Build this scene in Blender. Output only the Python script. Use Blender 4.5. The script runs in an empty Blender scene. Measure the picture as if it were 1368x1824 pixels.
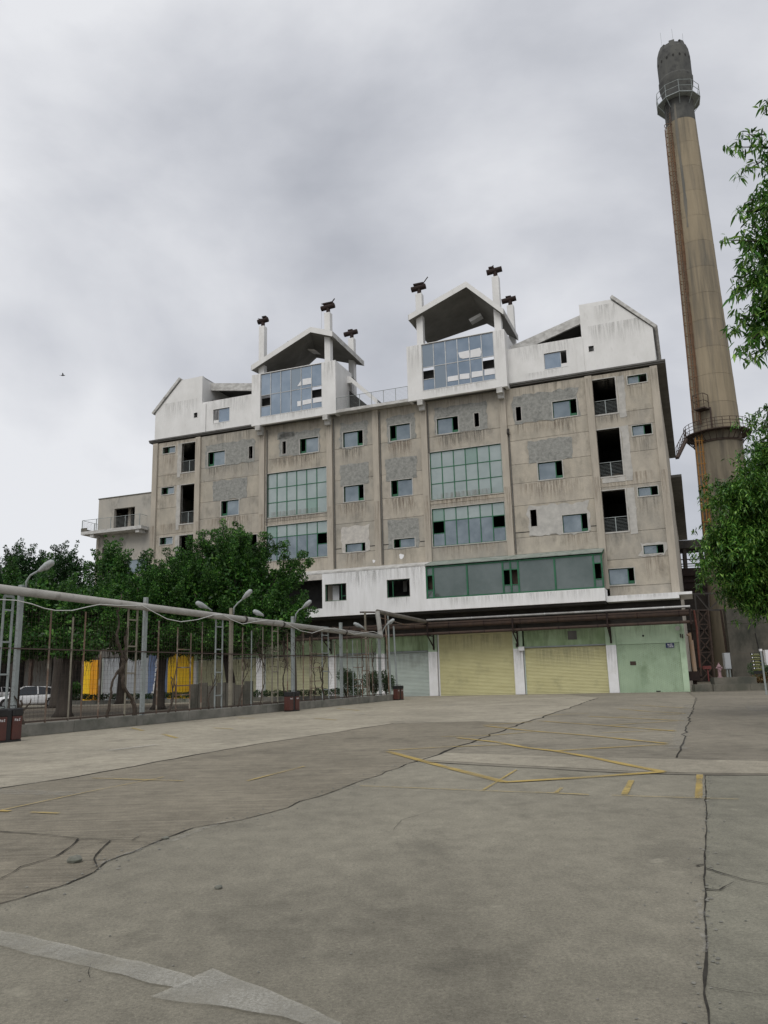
import bpy, math, random
import numpy as np
from mathutils import Vector, Matrix, noise
rnd = random.Random(7)
NR = np.random.RandomState(7)
R = math.radians
scene = bpy.context.scene
COL = scene.collection

# ------------------------------------------------------------------ camera
F_PX, PITCH, ROLL, CAM_H = 1400.83, R(11.7986), R(-1.5317), 1.5
cam_d = bpy.data.cameras.new("camera"); cam = bpy.data.objects.new("camera", cam_d); COL.objects.link(cam)
cr, sr = math.cos(ROLL), math.sin(ROLL)
FW = Vector((0, math.cos(PITCH), math.sin(PITCH))); UP0 = Vector((0, -math.sin(PITCH), math.cos(PITCH))); RT0 = Vector((1, 0, 0))
RT = cr*RT0 + sr*UP0; UPV = -sr*RT0 + cr*UP0
m = Matrix((RT, UPV, -FW)).transposed().to_4x4(); m.translation = Vector((0, 0, CAM_H)); cam.matrix_world = m
cam_d.sensor_fit = 'VERTICAL'; cam_d.sensor_height = 36.0; cam_d.sensor_width = 27.0
cam_d.lens = 36.0*F_PX/1824.0; cam_d.clip_start = 0.1; cam_d.clip_end = 3000
scene.camera = cam

# ------------------------------------------------------------------ world: overcast sky
SUN_EL, SUN_AZ = R(52), R(205)      # azimuth clockwise from +Y
w = bpy.data.worlds.new("World"); scene.world = w; w.use_nodes = True
nt = w.node_tree; nt.nodes.clear()
def N(t, ty, **k):
    n = t.nodes.new(ty)
    for a, b in k.items():
        if a.startswith('i_'): n.inputs[a[2:].replace('_', ' ')].default_value = b
        else: setattr(n, a, b)
    return n
out = N(nt, 'ShaderNodeOutputWorld'); bg = N(nt, 'ShaderNodeBackground')
sky = N(nt, 'ShaderNodeTexSky', sky_type='NISHITA', sun_disc=False, sun_elevation=SUN_EL, sun_rotation=SUN_AZ)
sks = N(nt, 'ShaderNodeVectorMath', operation='SCALE'); sks.inputs['Scale'].default_value = 0.08
nt.links.new(sky.outputs[0], sks.inputs[0])
tc = N(nt, 'ShaderNodeTexCoord')
sep = N(nt, 'ShaderNodeSeparateXYZ'); nt.links.new(tc.outputs['Generated'], sep.inputs[0])
# project the direction on a flat cloud deck
zz = N(nt, 'ShaderNodeMath', operation='ADD'); zz.inputs[1].default_value = 0.35
ab = N(nt, 'ShaderNodeMath', operation='ABSOLUTE'); nt.links.new(sep.outputs[2], ab.inputs[0]); nt.links.new(ab.outputs[0], zz.inputs[0])
dx = N(nt, 'ShaderNodeMath', operation='DIVIDE'); dy = N(nt, 'ShaderNodeMath', operation='DIVIDE')
nt.links.new(sep.outputs[0], dx.inputs[0]); nt.links.new(zz.outputs[0], dx.inputs[1])
nt.links.new(sep.outputs[1], dy.inputs[0]); nt.links.new(zz.outputs[0], dy.inputs[1])
cmb = N(nt, 'ShaderNodeCombineXYZ'); nt.links.new(dx.outputs[0], cmb.inputs[0]); nt.links.new(dy.outputs[0], cmb.inputs[1])
cmap = N(nt, 'ShaderNodeMapping'); cmap.inputs['Location'].default_value = (3.1, .4, 1.0); cmap.inputs['Scale'].default_value = (1,1,1.5); nt.links.new(tc.outputs['Generated'], cmap.inputs[0])
n1 = N(nt, 'ShaderNodeTexNoise'); n1.inputs['Scale'].default_value = 2.0; n1.inputs['Detail'].default_value = 9; n1.inputs['Roughness'].default_value = .52
n1.inputs['Distortion'].default_value = .25
nt.links.new(cmap.outputs[0], n1.inputs['Vector'])
acc = n1.outputs[0]
def mass(px, py, wide, amt):      # a heavier or thinner part of the cloud cover, centred on a direction
    global acc
    d = (RT*((px-684)/F_PX) - UPV*((py-912)/F_PX) + FW).normalized()
    dt = N(nt, 'ShaderNodeVectorMath', operation='DOT_PRODUCT'); nt.links.new(tc.outputs['Generated'], dt.inputs[0]); dt.inputs[1].default_value = d
    mr = N(nt, 'ShaderNodeMapRange', interpolation_type='SMOOTHERSTEP'); mr.inputs[1].default_value = math.cos(R(wide)); mr.inputs[2].default_value = 1.0; mr.inputs[3].default_value = 0; mr.inputs[4].default_value = amt
    nt.links.new(dt.outputs['Value'], mr.inputs[0]); ad = N(nt, 'ShaderNodeMath', operation='ADD'); nt.links.new(acc, ad.inputs[0]); nt.links.new(mr.outputs[0], ad.inputs[1]); acc = ad.outputs[0]
mass(400, 500, 21, -.15); mass(120, 560, 12, -.03); mass(760, 330, 17, -.04); mass(90, 830, 12, .10); mass(900, 440, 12, .05); mass(15, 670, 6, -.10); mass(450, 60, 25, .05); mass(1100, 250, 20, .04)
ramp = N(nt, 'ShaderNodeValToRGB'); nt.links.new(acc, ramp.inputs[0])
e = ramp.color_ramp.elements
e[0].position = .22; e[0].color = (.365, .385, .435, 1)
e[1].position = .62; e[1].color = (.845, .855, .885, 1)
x = ramp.color_ramp.elements.new(.46); x.color = (.63, .645, .69, 1)
mixs = N(nt, 'ShaderNodeMixRGB'); mixs.inputs[0].default_value = .93
nt.links.new(sks.outputs[0], mixs.inputs[1]); nt.links.new(ramp.outputs[0], mixs.inputs[2])
nt.links.new(mixs.outputs[0], bg.inputs[0]); bg.inputs[1].default_value = 1.0
nt.links.new(bg.outputs[0], out.inputs[0])

sun_d = bpy.data.lights.new("sun", 'SUN'); sun_d.energy = 1.5; sun_d.angle = R(35); sun_d.color = (1, .965, .91)
sun = bpy.data.objects.new("sun", sun_d); COL.objects.link(sun)
sd = Vector((math.sin(SUN_AZ)*math.cos(SUN_EL), math.cos(SUN_AZ)*math.cos(SUN_EL), math.sin(SUN_EL)))
sun.rotation_euler = (-sd).to_track_quat('-Z', 'Y').to_euler()
scene.view_settings.view_transform = 'Standard'; scene.view_settings.look = 'None'
scene.view_settings.exposure = 0.0; scene.view_settings.gamma = 1.0; scene.view_settings.use_curve_mapping = False
scene.render.engine = 'CYCLES'
scene.cycles.max_bounces = 6; scene.cycles.diffuse_bounces = 3; scene.cycles.glossy_bounces = 3

# ------------------------------------------------------------------ measuring helpers (a pixel of the photo -> a point of the place)
def ray(px, py): return (RT*((px-684)/F_PX) - UPV*((py-912)/F_PX) + FW)
def gp(px, py, z=0.0):
    d = ray(px, py); t = (z-CAM_H)/d.z; return Vector((d.x*t, d.y*t, z))
def gd(px, py, Y):
    d = ray(px, py); t = Y/d.y; return Vector((d.x*t, Y, CAM_H+d.z*t))
def onwall(px, py, A, B):          # vertical plane through ground points A, B
    d = ray(px, py); ux, uy = B[0]-A[0], B[1]-A[1]; nx, ny = -uy, ux
    t = (A[0]*nx+A[1]*ny)/(d.x*nx+d.y*ny); return Vector((d.x*t, d.y*t, CAM_H+d.z*t))
# facade frame: x along the front, y into the building, z up
FO = Vector((-0.4728, 60.5754, 0)); FA = R(21.16736)
def FWD(s, y, z=0): return Vector((FO.x+s*math.cos(FA)+y*math.sin(FA), FO.y-s*math.sin(FA)+y*math.cos(FA), z))

# ------------------------------------------------------------------ mesh helpers
class MB:
    def __init__(s): s.v = []; s.f = []
    def quad(s, a, b, c, d):
        n = len(s.v); s.v += [tuple(a), tuple(b), tuple(c), tuple(d)]; s.f.append((n, n+1, n+2, n+3)); return s
    def poly(s, pts):
        n = len(s.v); s.v += [tuple(p) for p in pts]; s.f.append(tuple(range(n, n+len(pts)))); return s
    def box(s, x0, x1, y0, y1, z0, z1):
        n = len(s.v)
        s.v += [(x0,y0,z0),(x1,y0,z0),(x1,y1,z0),(x0,y1,z0),(x0,y0,z1),(x1,y0,z1),(x1,y1,z1),(x0,y1,z1)]
        s.f += [(n+3,n+2,n+1,n),(n+4,n+5,n+6,n+7),(n,n+1,n+5,n+4),(n+1,n+2,n+6,n+5),(n+2,n+3,n+7,n+6),(n+3,n,n+4,n+7)]; return s
    def hexa(s, b, t):   # four bottom points, four top points
        n = len(s.v); s.v += [tuple(p) for p in b]+[tuple(p) for p in t]
        s.f += [(n+3,n+2,n+1,n),(n+4,n+5,n+6,n+7),(n,n+1,n+5,n+4),(n+1,n+2,n+6,n+5),(n+2,n+3,n+7,n+6),(n+3,n,n+4,n+7)]; return s
    def bar(s, a, b, wd, ht=None):
        a, b = Vector(a), Vector(b); ht = ht or wd; d = (b-a).normalized()
        ref = Vector((0,0,1)) if abs(d.z) < .95 else Vector((1,0,0))
        u = d.cross(ref).normalized()*wd/2; v = u.normalized().cross(d)*ht/2
        return s.hexa([a-u-v, a+u-v, a+u+v, a-u+v], [b-u-v, b+u-v, b+u+v, b-u+v])
    def tube(s, pts, r, n=8, cap=True):
        pts = [Vector(p) for p in pts]; rr = r if isinstance(r, (list, tuple)) else [r]*len(pts)
        base = len(s.v); prev = None
        for i, p in enumerate(pts):
            d = (pts[min(i+1, len(pts)-1)]-pts[max(i-1, 0)])
            if d.length < 1e-9: d = Vector((0,0,1))
            d.normalize()
            if prev is None:
                ref = Vector((0,0,1)) if abs(d.z) < .9 else Vector((1,0,0)); u = d.cross(ref).normalized()
            else: u = (prev-d*prev.dot(d)).normalized()
            prev = u; v = d.cross(u)
            for k in range(n):
                a = 2*math.pi*k/n; s.v.append(tuple(p+(u*math.cos(a)+v*math.sin(a))*rr[i]))
        for i in range(len(pts)-1):
            for k in range(n):
                a = base+i*n+k; b = base+i*n+(k+1) % n; s.f.append((a, b, b+n, a+n))
        if cap:
            s.f.append(tuple(base+k for k in range(n))[::-1]); s.f.append(tuple(base+(len(pts)-1)*n+k for k in range(n)))
        return s
    def lathe(s, prof, c=(0,0), n=32, cap=False, a0=0):
        base = len(s.v)
        for r, z in prof:
            for k in range(n):
                a = a0+2*math.pi*k/n; s.v.append((c[0]+r*math.cos(a), c[1]+r*math.sin(a), z))
        for i in range(len(prof)-1):
            for k in range(n):
                a = base+i*n+k; b = base+i*n+(k+1) % n; s.f.append((a, b, b+n, a+n))
        if cap: s.f.append(tuple(base+k for k in range(n))[::-1]); s.f.append(tuple(base+(len(prof)-1)*n+k for k in range(n)))
        return s
    def prism(s, pts, y0, y1):       # outline (x,z) extruded along y
        n = len(s.v); k = len(pts)
        s.v += [(p[0], y0, p[1]) for p in pts]+[(p[0], y1, p[1]) for p in pts]
        s.f.append(tuple(range(n, n+k))); s.f.append(tuple(range(n+2*k-1, n+k-1, -1)))
        for i in range(k): j = (i+1) % k; s.f.append((n+j, n+i, n+k+i, n+k+j))
        return s
    def slab(s, pts, z0, z1):        # outline (x,y) extruded in z
        n = len(s.v); k = len(pts)
        s.v += [(p[0], p[1], z0) for p in pts]+[(p[0], p[1], z1) for p in pts]
        s.f.append(tuple(range(n+k-1, n-1, -1))); s.f.append(tuple(range(n+k, n+2*k)))
        for i in range(k): j = (i+1) % k; s.f.append((n+i, n+j, n+k+j, n+k+i))
        return s
    def build(s, name, mat, parent=None, smooth=False, stuff=False, loc=None, bevel=0):
        me = bpy.data.meshes.new(name); me.from_pydata(s.v, [], s.f); me.update()
        if mat: me.materials.append(mat)
        if smooth: me.shade_smooth()
        o = bpy.data.objects.new(name, me); COL.objects.link(o)
        if parent: o.parent = parent
        if loc: o.location = loc
        if stuff: o['kind'] = 'stuff'
        if bevel:
            b = o.modifiers.new('bevel', 'BEVEL'); b.width = bevel; b.segments = 2; b.limit_method = 'ANGLE'
        return o
def tag(o, label=None, cat=None, group=None, kind=None):
    if label: o['label'] = label
    if cat: o['category'] = cat
    if group: o['group'] = group
    if kind: o['kind'] = kind
    return o
def thing(name, label, cat, loc=(0,0,0), rz=0.0, group=None):
    o = bpy.data.objects.new(name, None); COL.objects.link(o); o.location = loc; o.rotation_euler = (0,0,rz)
    o.empty_display_size = .3
    return tag(o, label, cat, group)
def copy_tree(o, parent=None):
    c = o.copy(); COL.objects.link(c)
    if parent: c.parent = parent
    for ch in list(o.children): copy_tree(ch, c)
    return c
def grid_mesh(name, quads, mat, parent=None, stuff=False):   # quads: (n,4,3) numpy
    n = len(quads); me = bpy.data.meshes.new(name)
    me.vertices.add(n*4); me.vertices.foreach_set('co', quads.astype(np.float32).ravel())
    me.loops.add(n*4); me.loops.foreach_set('vertex_index', np.arange(n*4, dtype=np.int32))
    me.polygons.add(n); me.polygons.foreach_set('loop_start', np.arange(0, n*4, 4, dtype=np.int32))
    me.update(calc_edges=True); me.materials.append(mat)
    o = bpy.data.objects.new(name, me); COL.objects.link(o)
    if parent: o.parent = parent
    if stuff: o['kind'] = 'stuff'
    return o

# ------------------------------------------------------------------ materials
def mat(name, c1, c2=None, scale=2.0, stretch=(1,1,1), rough=.85, bump=0.0, bscale=None, metal=0.0, spec=.4, c3=None, s3=.6, st3=(1,1,1), t3=(.52,.7), detail=6, lo=.35, hi=.65, bdist=.02):
    M = bpy.data.materials.new(name); M.use_nodes = True; t = M.node_tree; b = t.nodes['Principled BSDF']
    b.inputs['Roughness'].default_value = rough; b.inputs['Metallic'].default_value = metal; b.inputs['Specular IOR Level'].default_value = spec
    b.inputs['Base Color'].default_value = (*c1, 1)
    if c2 or c3 or bump:
        tc = N(t, 'ShaderNodeTexCoord')
    src = None
    if c2:
        mp = N(t, 'ShaderNodeMapping'); mp.inputs['Scale'].default_value = stretch; t.links.new(tc.outputs['Object'], mp.inputs[0])
        nz = N(t, 'ShaderNodeTexNoise'); nz.inputs['Scale'].default_value = scale; nz.inputs['Detail'].default_value = detail; nz.inputs['Roughness'].default_value = .6
        t.links.new(mp.outputs[0], nz.inputs['Vector'])
        r = N(t, 'ShaderNodeMapRange'); r.inputs[1].default_value = lo; r.inputs[2].default_value = hi; t.links.new(nz.outputs[0], r.inputs[0])
        mx = N(t, 'ShaderNodeMixRGB'); mx.inputs[1].default_value = (*c1, 1); mx.inputs[2].default_value = (*c2, 1); t.links.new(r.outputs[0], mx.inputs[0])
        src = mx.outputs[0]
    if c3:
        mp = N(t, 'ShaderNodeMapping'); mp.inputs['Scale'].default_value = st3; mp.inputs['Location'].default_value = (7.3, 3.1, 1.7); t.links.new(tc.outputs['Object'], mp.inputs[0])
        nz = N(t, 'ShaderNodeTexNoise'); nz.inputs['Scale'].default_value = s3; nz.inputs['Detail'].default_value = 8; nz.inputs['Roughness'].default_value = .65
        t.links.new(mp.outputs[0], nz.inputs['Vector'])
        r = N(t, 'ShaderNodeMapRange'); r.inputs[1].default_value = t3[0]; r.inputs[2].default_value = t3[1]; t.links.new(nz.outputs[0], r.inputs[0])
        mx = N(t, 'ShaderNodeMixRGB'); mx.inputs[2].default_value = (*c3, 1); t.links.new(r.outputs[0], mx.inputs[0])
        if src: t.links.new(src, mx.inputs[1])
        else: mx.inputs[1].default_value = (*c1, 1)
        src = mx.outputs[0]
    if src: t.links.new(src, b.inputs['Base Color'])
    if bump:
        nz = N(t, 'ShaderNodeTexNoise'); nz.inputs['Scale'].default_value = bscale or scale*6; nz.inputs['Detail'].default_value = 5
        t.links.new(tc.outputs['Object'], nz.inputs['Vector'])
        bp = N(t, 'ShaderNodeBump'); bp.inputs['Strength'].default_value = bump; bp.inputs['Distance'].default_value = bdist
        t.links.new(nz.outputs[0], bp.inputs['Height']); t.links.new(bp.outputs[0], b.inputs['Normal'])
    return M
M_FAC = [mat('facade_concrete_%d' % i, c1, c2, 1.3, (1,1,.6), .92, .8, 9, c3=(.17,.16,.135), s3=.9, st3=(1.3,1,.7), t3=(.53,.84), lo=.38, hi=.62, detail=9) for i, (c1, c2) in enumerate([
    ((.455,.41,.335), (.36,.33,.275)), ((.43,.39,.325), (.335,.31,.265)), ((.475,.43,.355), (.38,.345,.29)), ((.41,.375,.315),(.32,.30,.26))])]
M_PIL = mat('pilaster_concrete', (.46,.415,.345), (.37,.335,.28), 1.2, (2,2,.4), .9, .4, 10, c3=(.2,.18,.155), s3=.7, st3=(2,2,.3), t3=(.58,.8))
M_PATCH = mat('rough_render', (.23,.232,.215), (.34,.34,.315), 4.0, (1,1,1), .95, .9, 20, c3=(.16,.165,.155), s3=2.2, t3=(.55,.72), bdist=.05)
M_PATCHL = mat('pale_render', (.56,.53,.48), (.42,.40,.37), 3, (1,1,1), .95, .6, 20)
M_TRIM = mat('cement_trim', (.50,.485,.45), (.38,.37,.345), 2, rough=.9, bump=.3, bscale=20)
M_WHITE = mat('white_plaster', (.78,.775,.76), (.68,.675,.655), .9, (1,1,.6), .8, .3, 12, c3=(.50,.49,.46), s3=1.6, st3=(1.5,1.5,.5), t3=(.60,.9), detail=9)
M_WHITE_BELT = mat('white_belt_paint', (.80,.80,.80), (.70,.70,.69), .8, (3,1,.5), .75, .15, 12, c3=(.35,.34,.32), s3=1.2, st3=(3,1,.3), t3=(.64,.95))
M_EDGE = mat('weathered_white_edge', (.60,.595,.57), (.38,.37,.35), 2.0, (1,1,2), .9, .4, 14, c3=(.17,.165,.15), s3=1.6, t3=(.58,.75))
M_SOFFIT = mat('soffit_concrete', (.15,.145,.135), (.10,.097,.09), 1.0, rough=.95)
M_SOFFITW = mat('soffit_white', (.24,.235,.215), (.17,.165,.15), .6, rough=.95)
M_DARKC = mat('near_black_concrete', (.06,.055,.05), (.035,.032,.03), 1.0, rough=.95)  # near-black colour of the belt soffit and the band above the shutters
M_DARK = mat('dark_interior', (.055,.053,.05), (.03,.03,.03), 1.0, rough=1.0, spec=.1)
M_GREEN = mat('green_frame', (.025,.15,.07), (.02,.10,.05), 3, rough=.45)
M_ALU = mat('aluminium_frame', (.52,.53,.53), (.38,.38,.37), 3, rough=.4, metal=.3)
def glass(name, c, metal=.6, rough=.05, c2=None, scale=.6):
    M = mat(name, c, c2, scale, (1,1,1), rough, 0, metal=metal, spec=.6)
    t = M.node_tree; b = t.nodes['Principled BSDF']; tcn = N(t, 'ShaderNodeTexCoord'); nz = N(t, 'ShaderNodeTexNoise'); nz.inputs['Scale'].default_value = .9
    t.links.new(tcn.outputs['Object'], nz.inputs['Vector']); bp = N(t, 'ShaderNodeBump'); bp.inputs['Strength'].default_value = .12; bp.inputs['Distance'].default_value = .02
    t.links.new(nz.outputs[0], bp.inputs['Height']); t.links.new(bp.outputs[0], b.inputs['Normal'])
    return M
M_GL = glass('window_glass', (.30,.345,.365), .65, .08, (.19,.23,.25), .9)
M_GLB = glass('blue_glass', (.33,.39,.45), .7, .07, (.24,.30,.36), .7)
M_GLB2 = glass('blue_grey_glass', (.27,.32,.36), .6)
M_GLC = glass('pale_glass', (.42,.475,.45), .5, .16, (.33,.39,.37))
M_GLC2 = glass('pale_glass_green', (.28,.38,.33), .5, .2, (.25,.33,.30))
M_GLD = glass('dark_green_glass', (.12,.15,.14), .5, .06, (.17,.20,.19))
M_CURT = mat('curtain', (.55,.56,.55), (.46,.47,.46), 3, (3,1,.3))
M_GPAINT = mat('green_wall_paint', (.47,.60,.43), (.39,.51,.36), 1.0, (1,1,1), .85, .3, 12, c3=(.20,.28,.17), s3=.9, st3=(1,1,.6), t3=(.54,.78))
M_GPAINT2 = mat('dull_green_paint', (.36,.47,.29), (.24,.33,.18), 1.2, (1,1,.5), .9, .3, 12, c3=(.12,.16,.08), s3=.8, st3=(2,1,.3), t3=(.5,.75))
M_WCOL = mat('white_column_paint', (.78,.78,.79), (.70,.70,.70), 2, rough=.8, bump=.2, bscale=14, c3=(.35,.35,.34), s3=2, st3=(1,1,.4), t3=(.66,.85))
M_SHY = mat('yellow_shutter', (.60,.57,.33), (.53,.50,.28), .7, (1,1,3), .5, c3=(.40,.38,.22), s3=.8, t3=(.56,.8))
M_SHG = mat('pale_blue_shutter', (.47,.53,.49), (.41,.46,.43), .7, (1,1,3), .5, c3=(.33,.36,.33), s3=.8, t3=(.56,.8))
M_SHK = mat('khaki_shutter', (.47,.46,.30), (.38,.38,.26), .7, (1,1,3), .6, c3=(.30,.30,.2), s3=.9, t3=(.52,.8))
M_SHGR = mat('grey_shutter', (.38,.40,.42), (.33,.35,.37), .7, (1,1,3), .5)
M_YEL = mat('yellow_cladding', (.80,.52,.01), (.74,.42,.01), .7, rough=.6)
M_ORG = mat('orange_cladding', (.72,.33,.01), (.62,.27,.01), .9, rough=.6)
M_BLUE = mat('mural_blue', (.11,.16,.28), (.14,.19,.31), 1.5, rough=.7)
M_RUST = mat('rusty_brown', (.045,.032,.026), (.075,.048,.035), 3, (1,1,1), .85, .5, 25, c3=(.05,.035,.03), s3=2)
M_RUSTD = mat('rusty_black_red', (.017,.010,.009), (.030,.016,.012), 3, (1,1,1), .85, .6, 25)
M_PIPEG = mat('grey_pipe_jacket', (.45,.45,.44), (.32,.31,.30), 1.5, (1,1,1), .5, .2, 20, metal=.3, c3=(.22,.2,.17), s3=2, t3=(.55,.75))
M_GANP = mat('weathered_grey_pipe', (.40,.395,.37), (.30,.29,.265), 1.0, (1,1,1), .65, .3, 20, c3=(.15,.14,.125), s3=2.2, t3=(.56,.72))
M_STEEL = mat('grey_painted_steel', (.30,.335,.33), (.24,.265,.26), 2, rough=.55, bump=.2, bscale=20, c3=(.16,.12,.09), s3=2.5, t3=(.6,.75))
M_STRUST = mat('rusted_steel', (.20,.12,.08), (.12,.10,.08), 2.5, (1,1,.4), .8, c3=(.30,.27,.22), s3=3, t3=(.5,.62))
M_STYEL = mat('yellowed_steel', (.27,.25,.19), (.17,.15,.12), 3, (1,1,.5), .7)
M_WIRE = mat('rusty_wire', (.075,.055,.045), rough=.9)
M_CABLE = mat('white_cable', (.62,.62,.60), rough=.5)
M_LAMP = mat('lamp_shell', (.40,.42,.42), (.30,.32,.32), 4, rough=.4)
M_LENS = mat('lamp_lens', (.35,.37,.37), rough=.2)
M_CHIM = mat('chimney_concrete', (.25,.208,.142), (.335,.278,.192), .9, (1,1,.12), .92, .6, 5, c3=(.115,.105,.085), s3=.6, st3=(1.6,1.6,.10), t3=(.46,.72))
M_CHIMD = mat('chimney_sooty_concrete', (.07,.072,.07), (.11,.11,.10), .6, (1,1,.4), .92, .4, 6, c3=(.05,.05,.05), s3=1.1, t3=(.5,.7))
M_CHIMR = mat('chimney_lower_concrete', (.16,.14,.10), (.24,.205,.15), .4, (1,1,.3), .92, .4, 6, c3=(.085,.075,.06), s3=.6, st3=(1.6,1.6,.15), t3=(.48,.68))
M_RUSTST = mat('rust_stain', (.20,.085,.035), (.28,.15,.07), 1.2, (2,2,.2), .95)
M_ORANGE = mat('orange_ladder_paint', (.36,.18,.03), (.24,.11,.03), 3, rough=.6)
M_ORUST = mat('faded_orange_rust', (.20,.115,.06), (.13,.08,.05), 1.0, (1,1,.3), .8)
M_DSTEEL = mat('dark_steel', (.045,.042,.04), (.07,.06,.05), 2, rough=.8)
M_OLDC = mat('mossy_concrete', (.165,.152,.125), (.09,.09,.072), .9, (1,1,.7), .95, .6, 10, c3=(.055,.06,.05), s3=.7, st3=(1,1,.5), t3=(.5,.68))
M_KERB = mat('kerb_concrete', (.25,.24,.21), (.14,.14,.12), 1.2, (1,1,1), .92, .5, 14, c3=(.10,.11,.085), s3=1.1, t3=(.54,.70))
M_SOIL = mat('dusty_soil', (.17,.145,.11), (.10,.085,.065), 1.6, (1,1,1), .98, .8, 12, c3=(.06,.055,.04), s3=2.4)
M_BARK = mat('bark', (.035,.029,.024), (.06,.05,.04), 3, (1,1,.3), .95, .9, 16)
M_BARKP = mat('pale_bark', (.16,.14,.115), (.10,.085,.07), 3, (1,1,.3), .95, .7, 16)
M_VINE = mat('dry_vine', (.09,.07,.055), (.05,.04,.03), 5, rough=.95)
def leafmat(name, cols, rough=.45):
    M = bpy.data.materials.new(name); M.use_nodes = True; t = M.node_tree; b = t.nodes['Principled BSDF']
    g = N(t, 'ShaderNodeNewGeometry'); r = N(t, 'ShaderNodeValToRGB'); t.links.new(g.outputs['Random Per Island'], r.inputs[0])
    el = r.color_ramp.elements; el[0].color = (*cols[0], 1); el[1].color = (*cols[-1], 1)
    for i, c in enumerate(cols[1:-1]): x = el.new((i+1)/(len(cols)-1)); x.color = (*c, 1)
    tcn = N(t, 'ShaderNodeTexCoord'); nz = N(t, 'ShaderNodeTexNoise'); nz.inputs['Scale'].default_value = 1.5; nz.inputs['Detail'].default_value = 4
    t.links.new(tcn.outputs['Object'], nz.inputs['Vector']); mr = N(t, 'ShaderNodeMapRange'); mr.inputs[1].default_value = .36; mr.inputs[2].default_value = .64; mr.inputs[3].default_value = .5; mr.inputs[4].default_value = 1.6
    t.links.new(nz.outputs[0], mr.inputs[0]); vm = N(t, 'ShaderNodeVectorMath', operation='SCALE'); t.links.new(r.outputs[0], vm.inputs[0]); t.links.new(mr.outputs[0], vm.inputs['Scale'])
    t.links.new(vm.outputs[0], b.inputs['Base Color']); b.inputs['Roughness'].default_value = rough; b.inputs['Specular IOR Level'].default_value = .35
    tr = N(t, 'ShaderNodeBsdfTranslucent'); t.links.new(vm.outputs[0], tr.inputs[0]); mx = N(t, 'ShaderNodeMixShader'); mx.inputs[0].default_value = .25
    t.links.new(b.outputs[0], mx.inputs[1]); t.links.new(tr.outputs[0], mx.inputs[2]); t.links.new(mx.outputs[0], t.nodes['Material Output'].inputs[0])
    return M
M_LEAF = leafmat('fig_leaves', [(.014,.05,.010), (.024,.085,.014), (.045,.13,.02), (.12,.25,.045)])
M_LEAFD = leafmat('dark_fig_leaves', [(.010,.032,.010), (.016,.055,.014), (.045,.105,.024)])
M_LEAFR = leafmat('long_leaves', [(.022,.08,.014), (.045,.13,.02), (.09,.20,.035), (.22,.36,.07)], .35)
M_HEDGE = leafmat('hedge_leaves', [(.02,.045,.018), (.035,.075,.025), (.05,.10,.03)])
M_OCHRE = leafmat('ochre_leaves', [(.12,.05,.02), (.17,.09,.03), (.08,.09,.03), (.20,.13,.05)])
M_CRACK = mat('crack_dark', (.028,.026,.022), (.05,.047,.04), 8, rough=1.0, spec=.1)  # dark colour of the joint and crack ribbons

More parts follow.
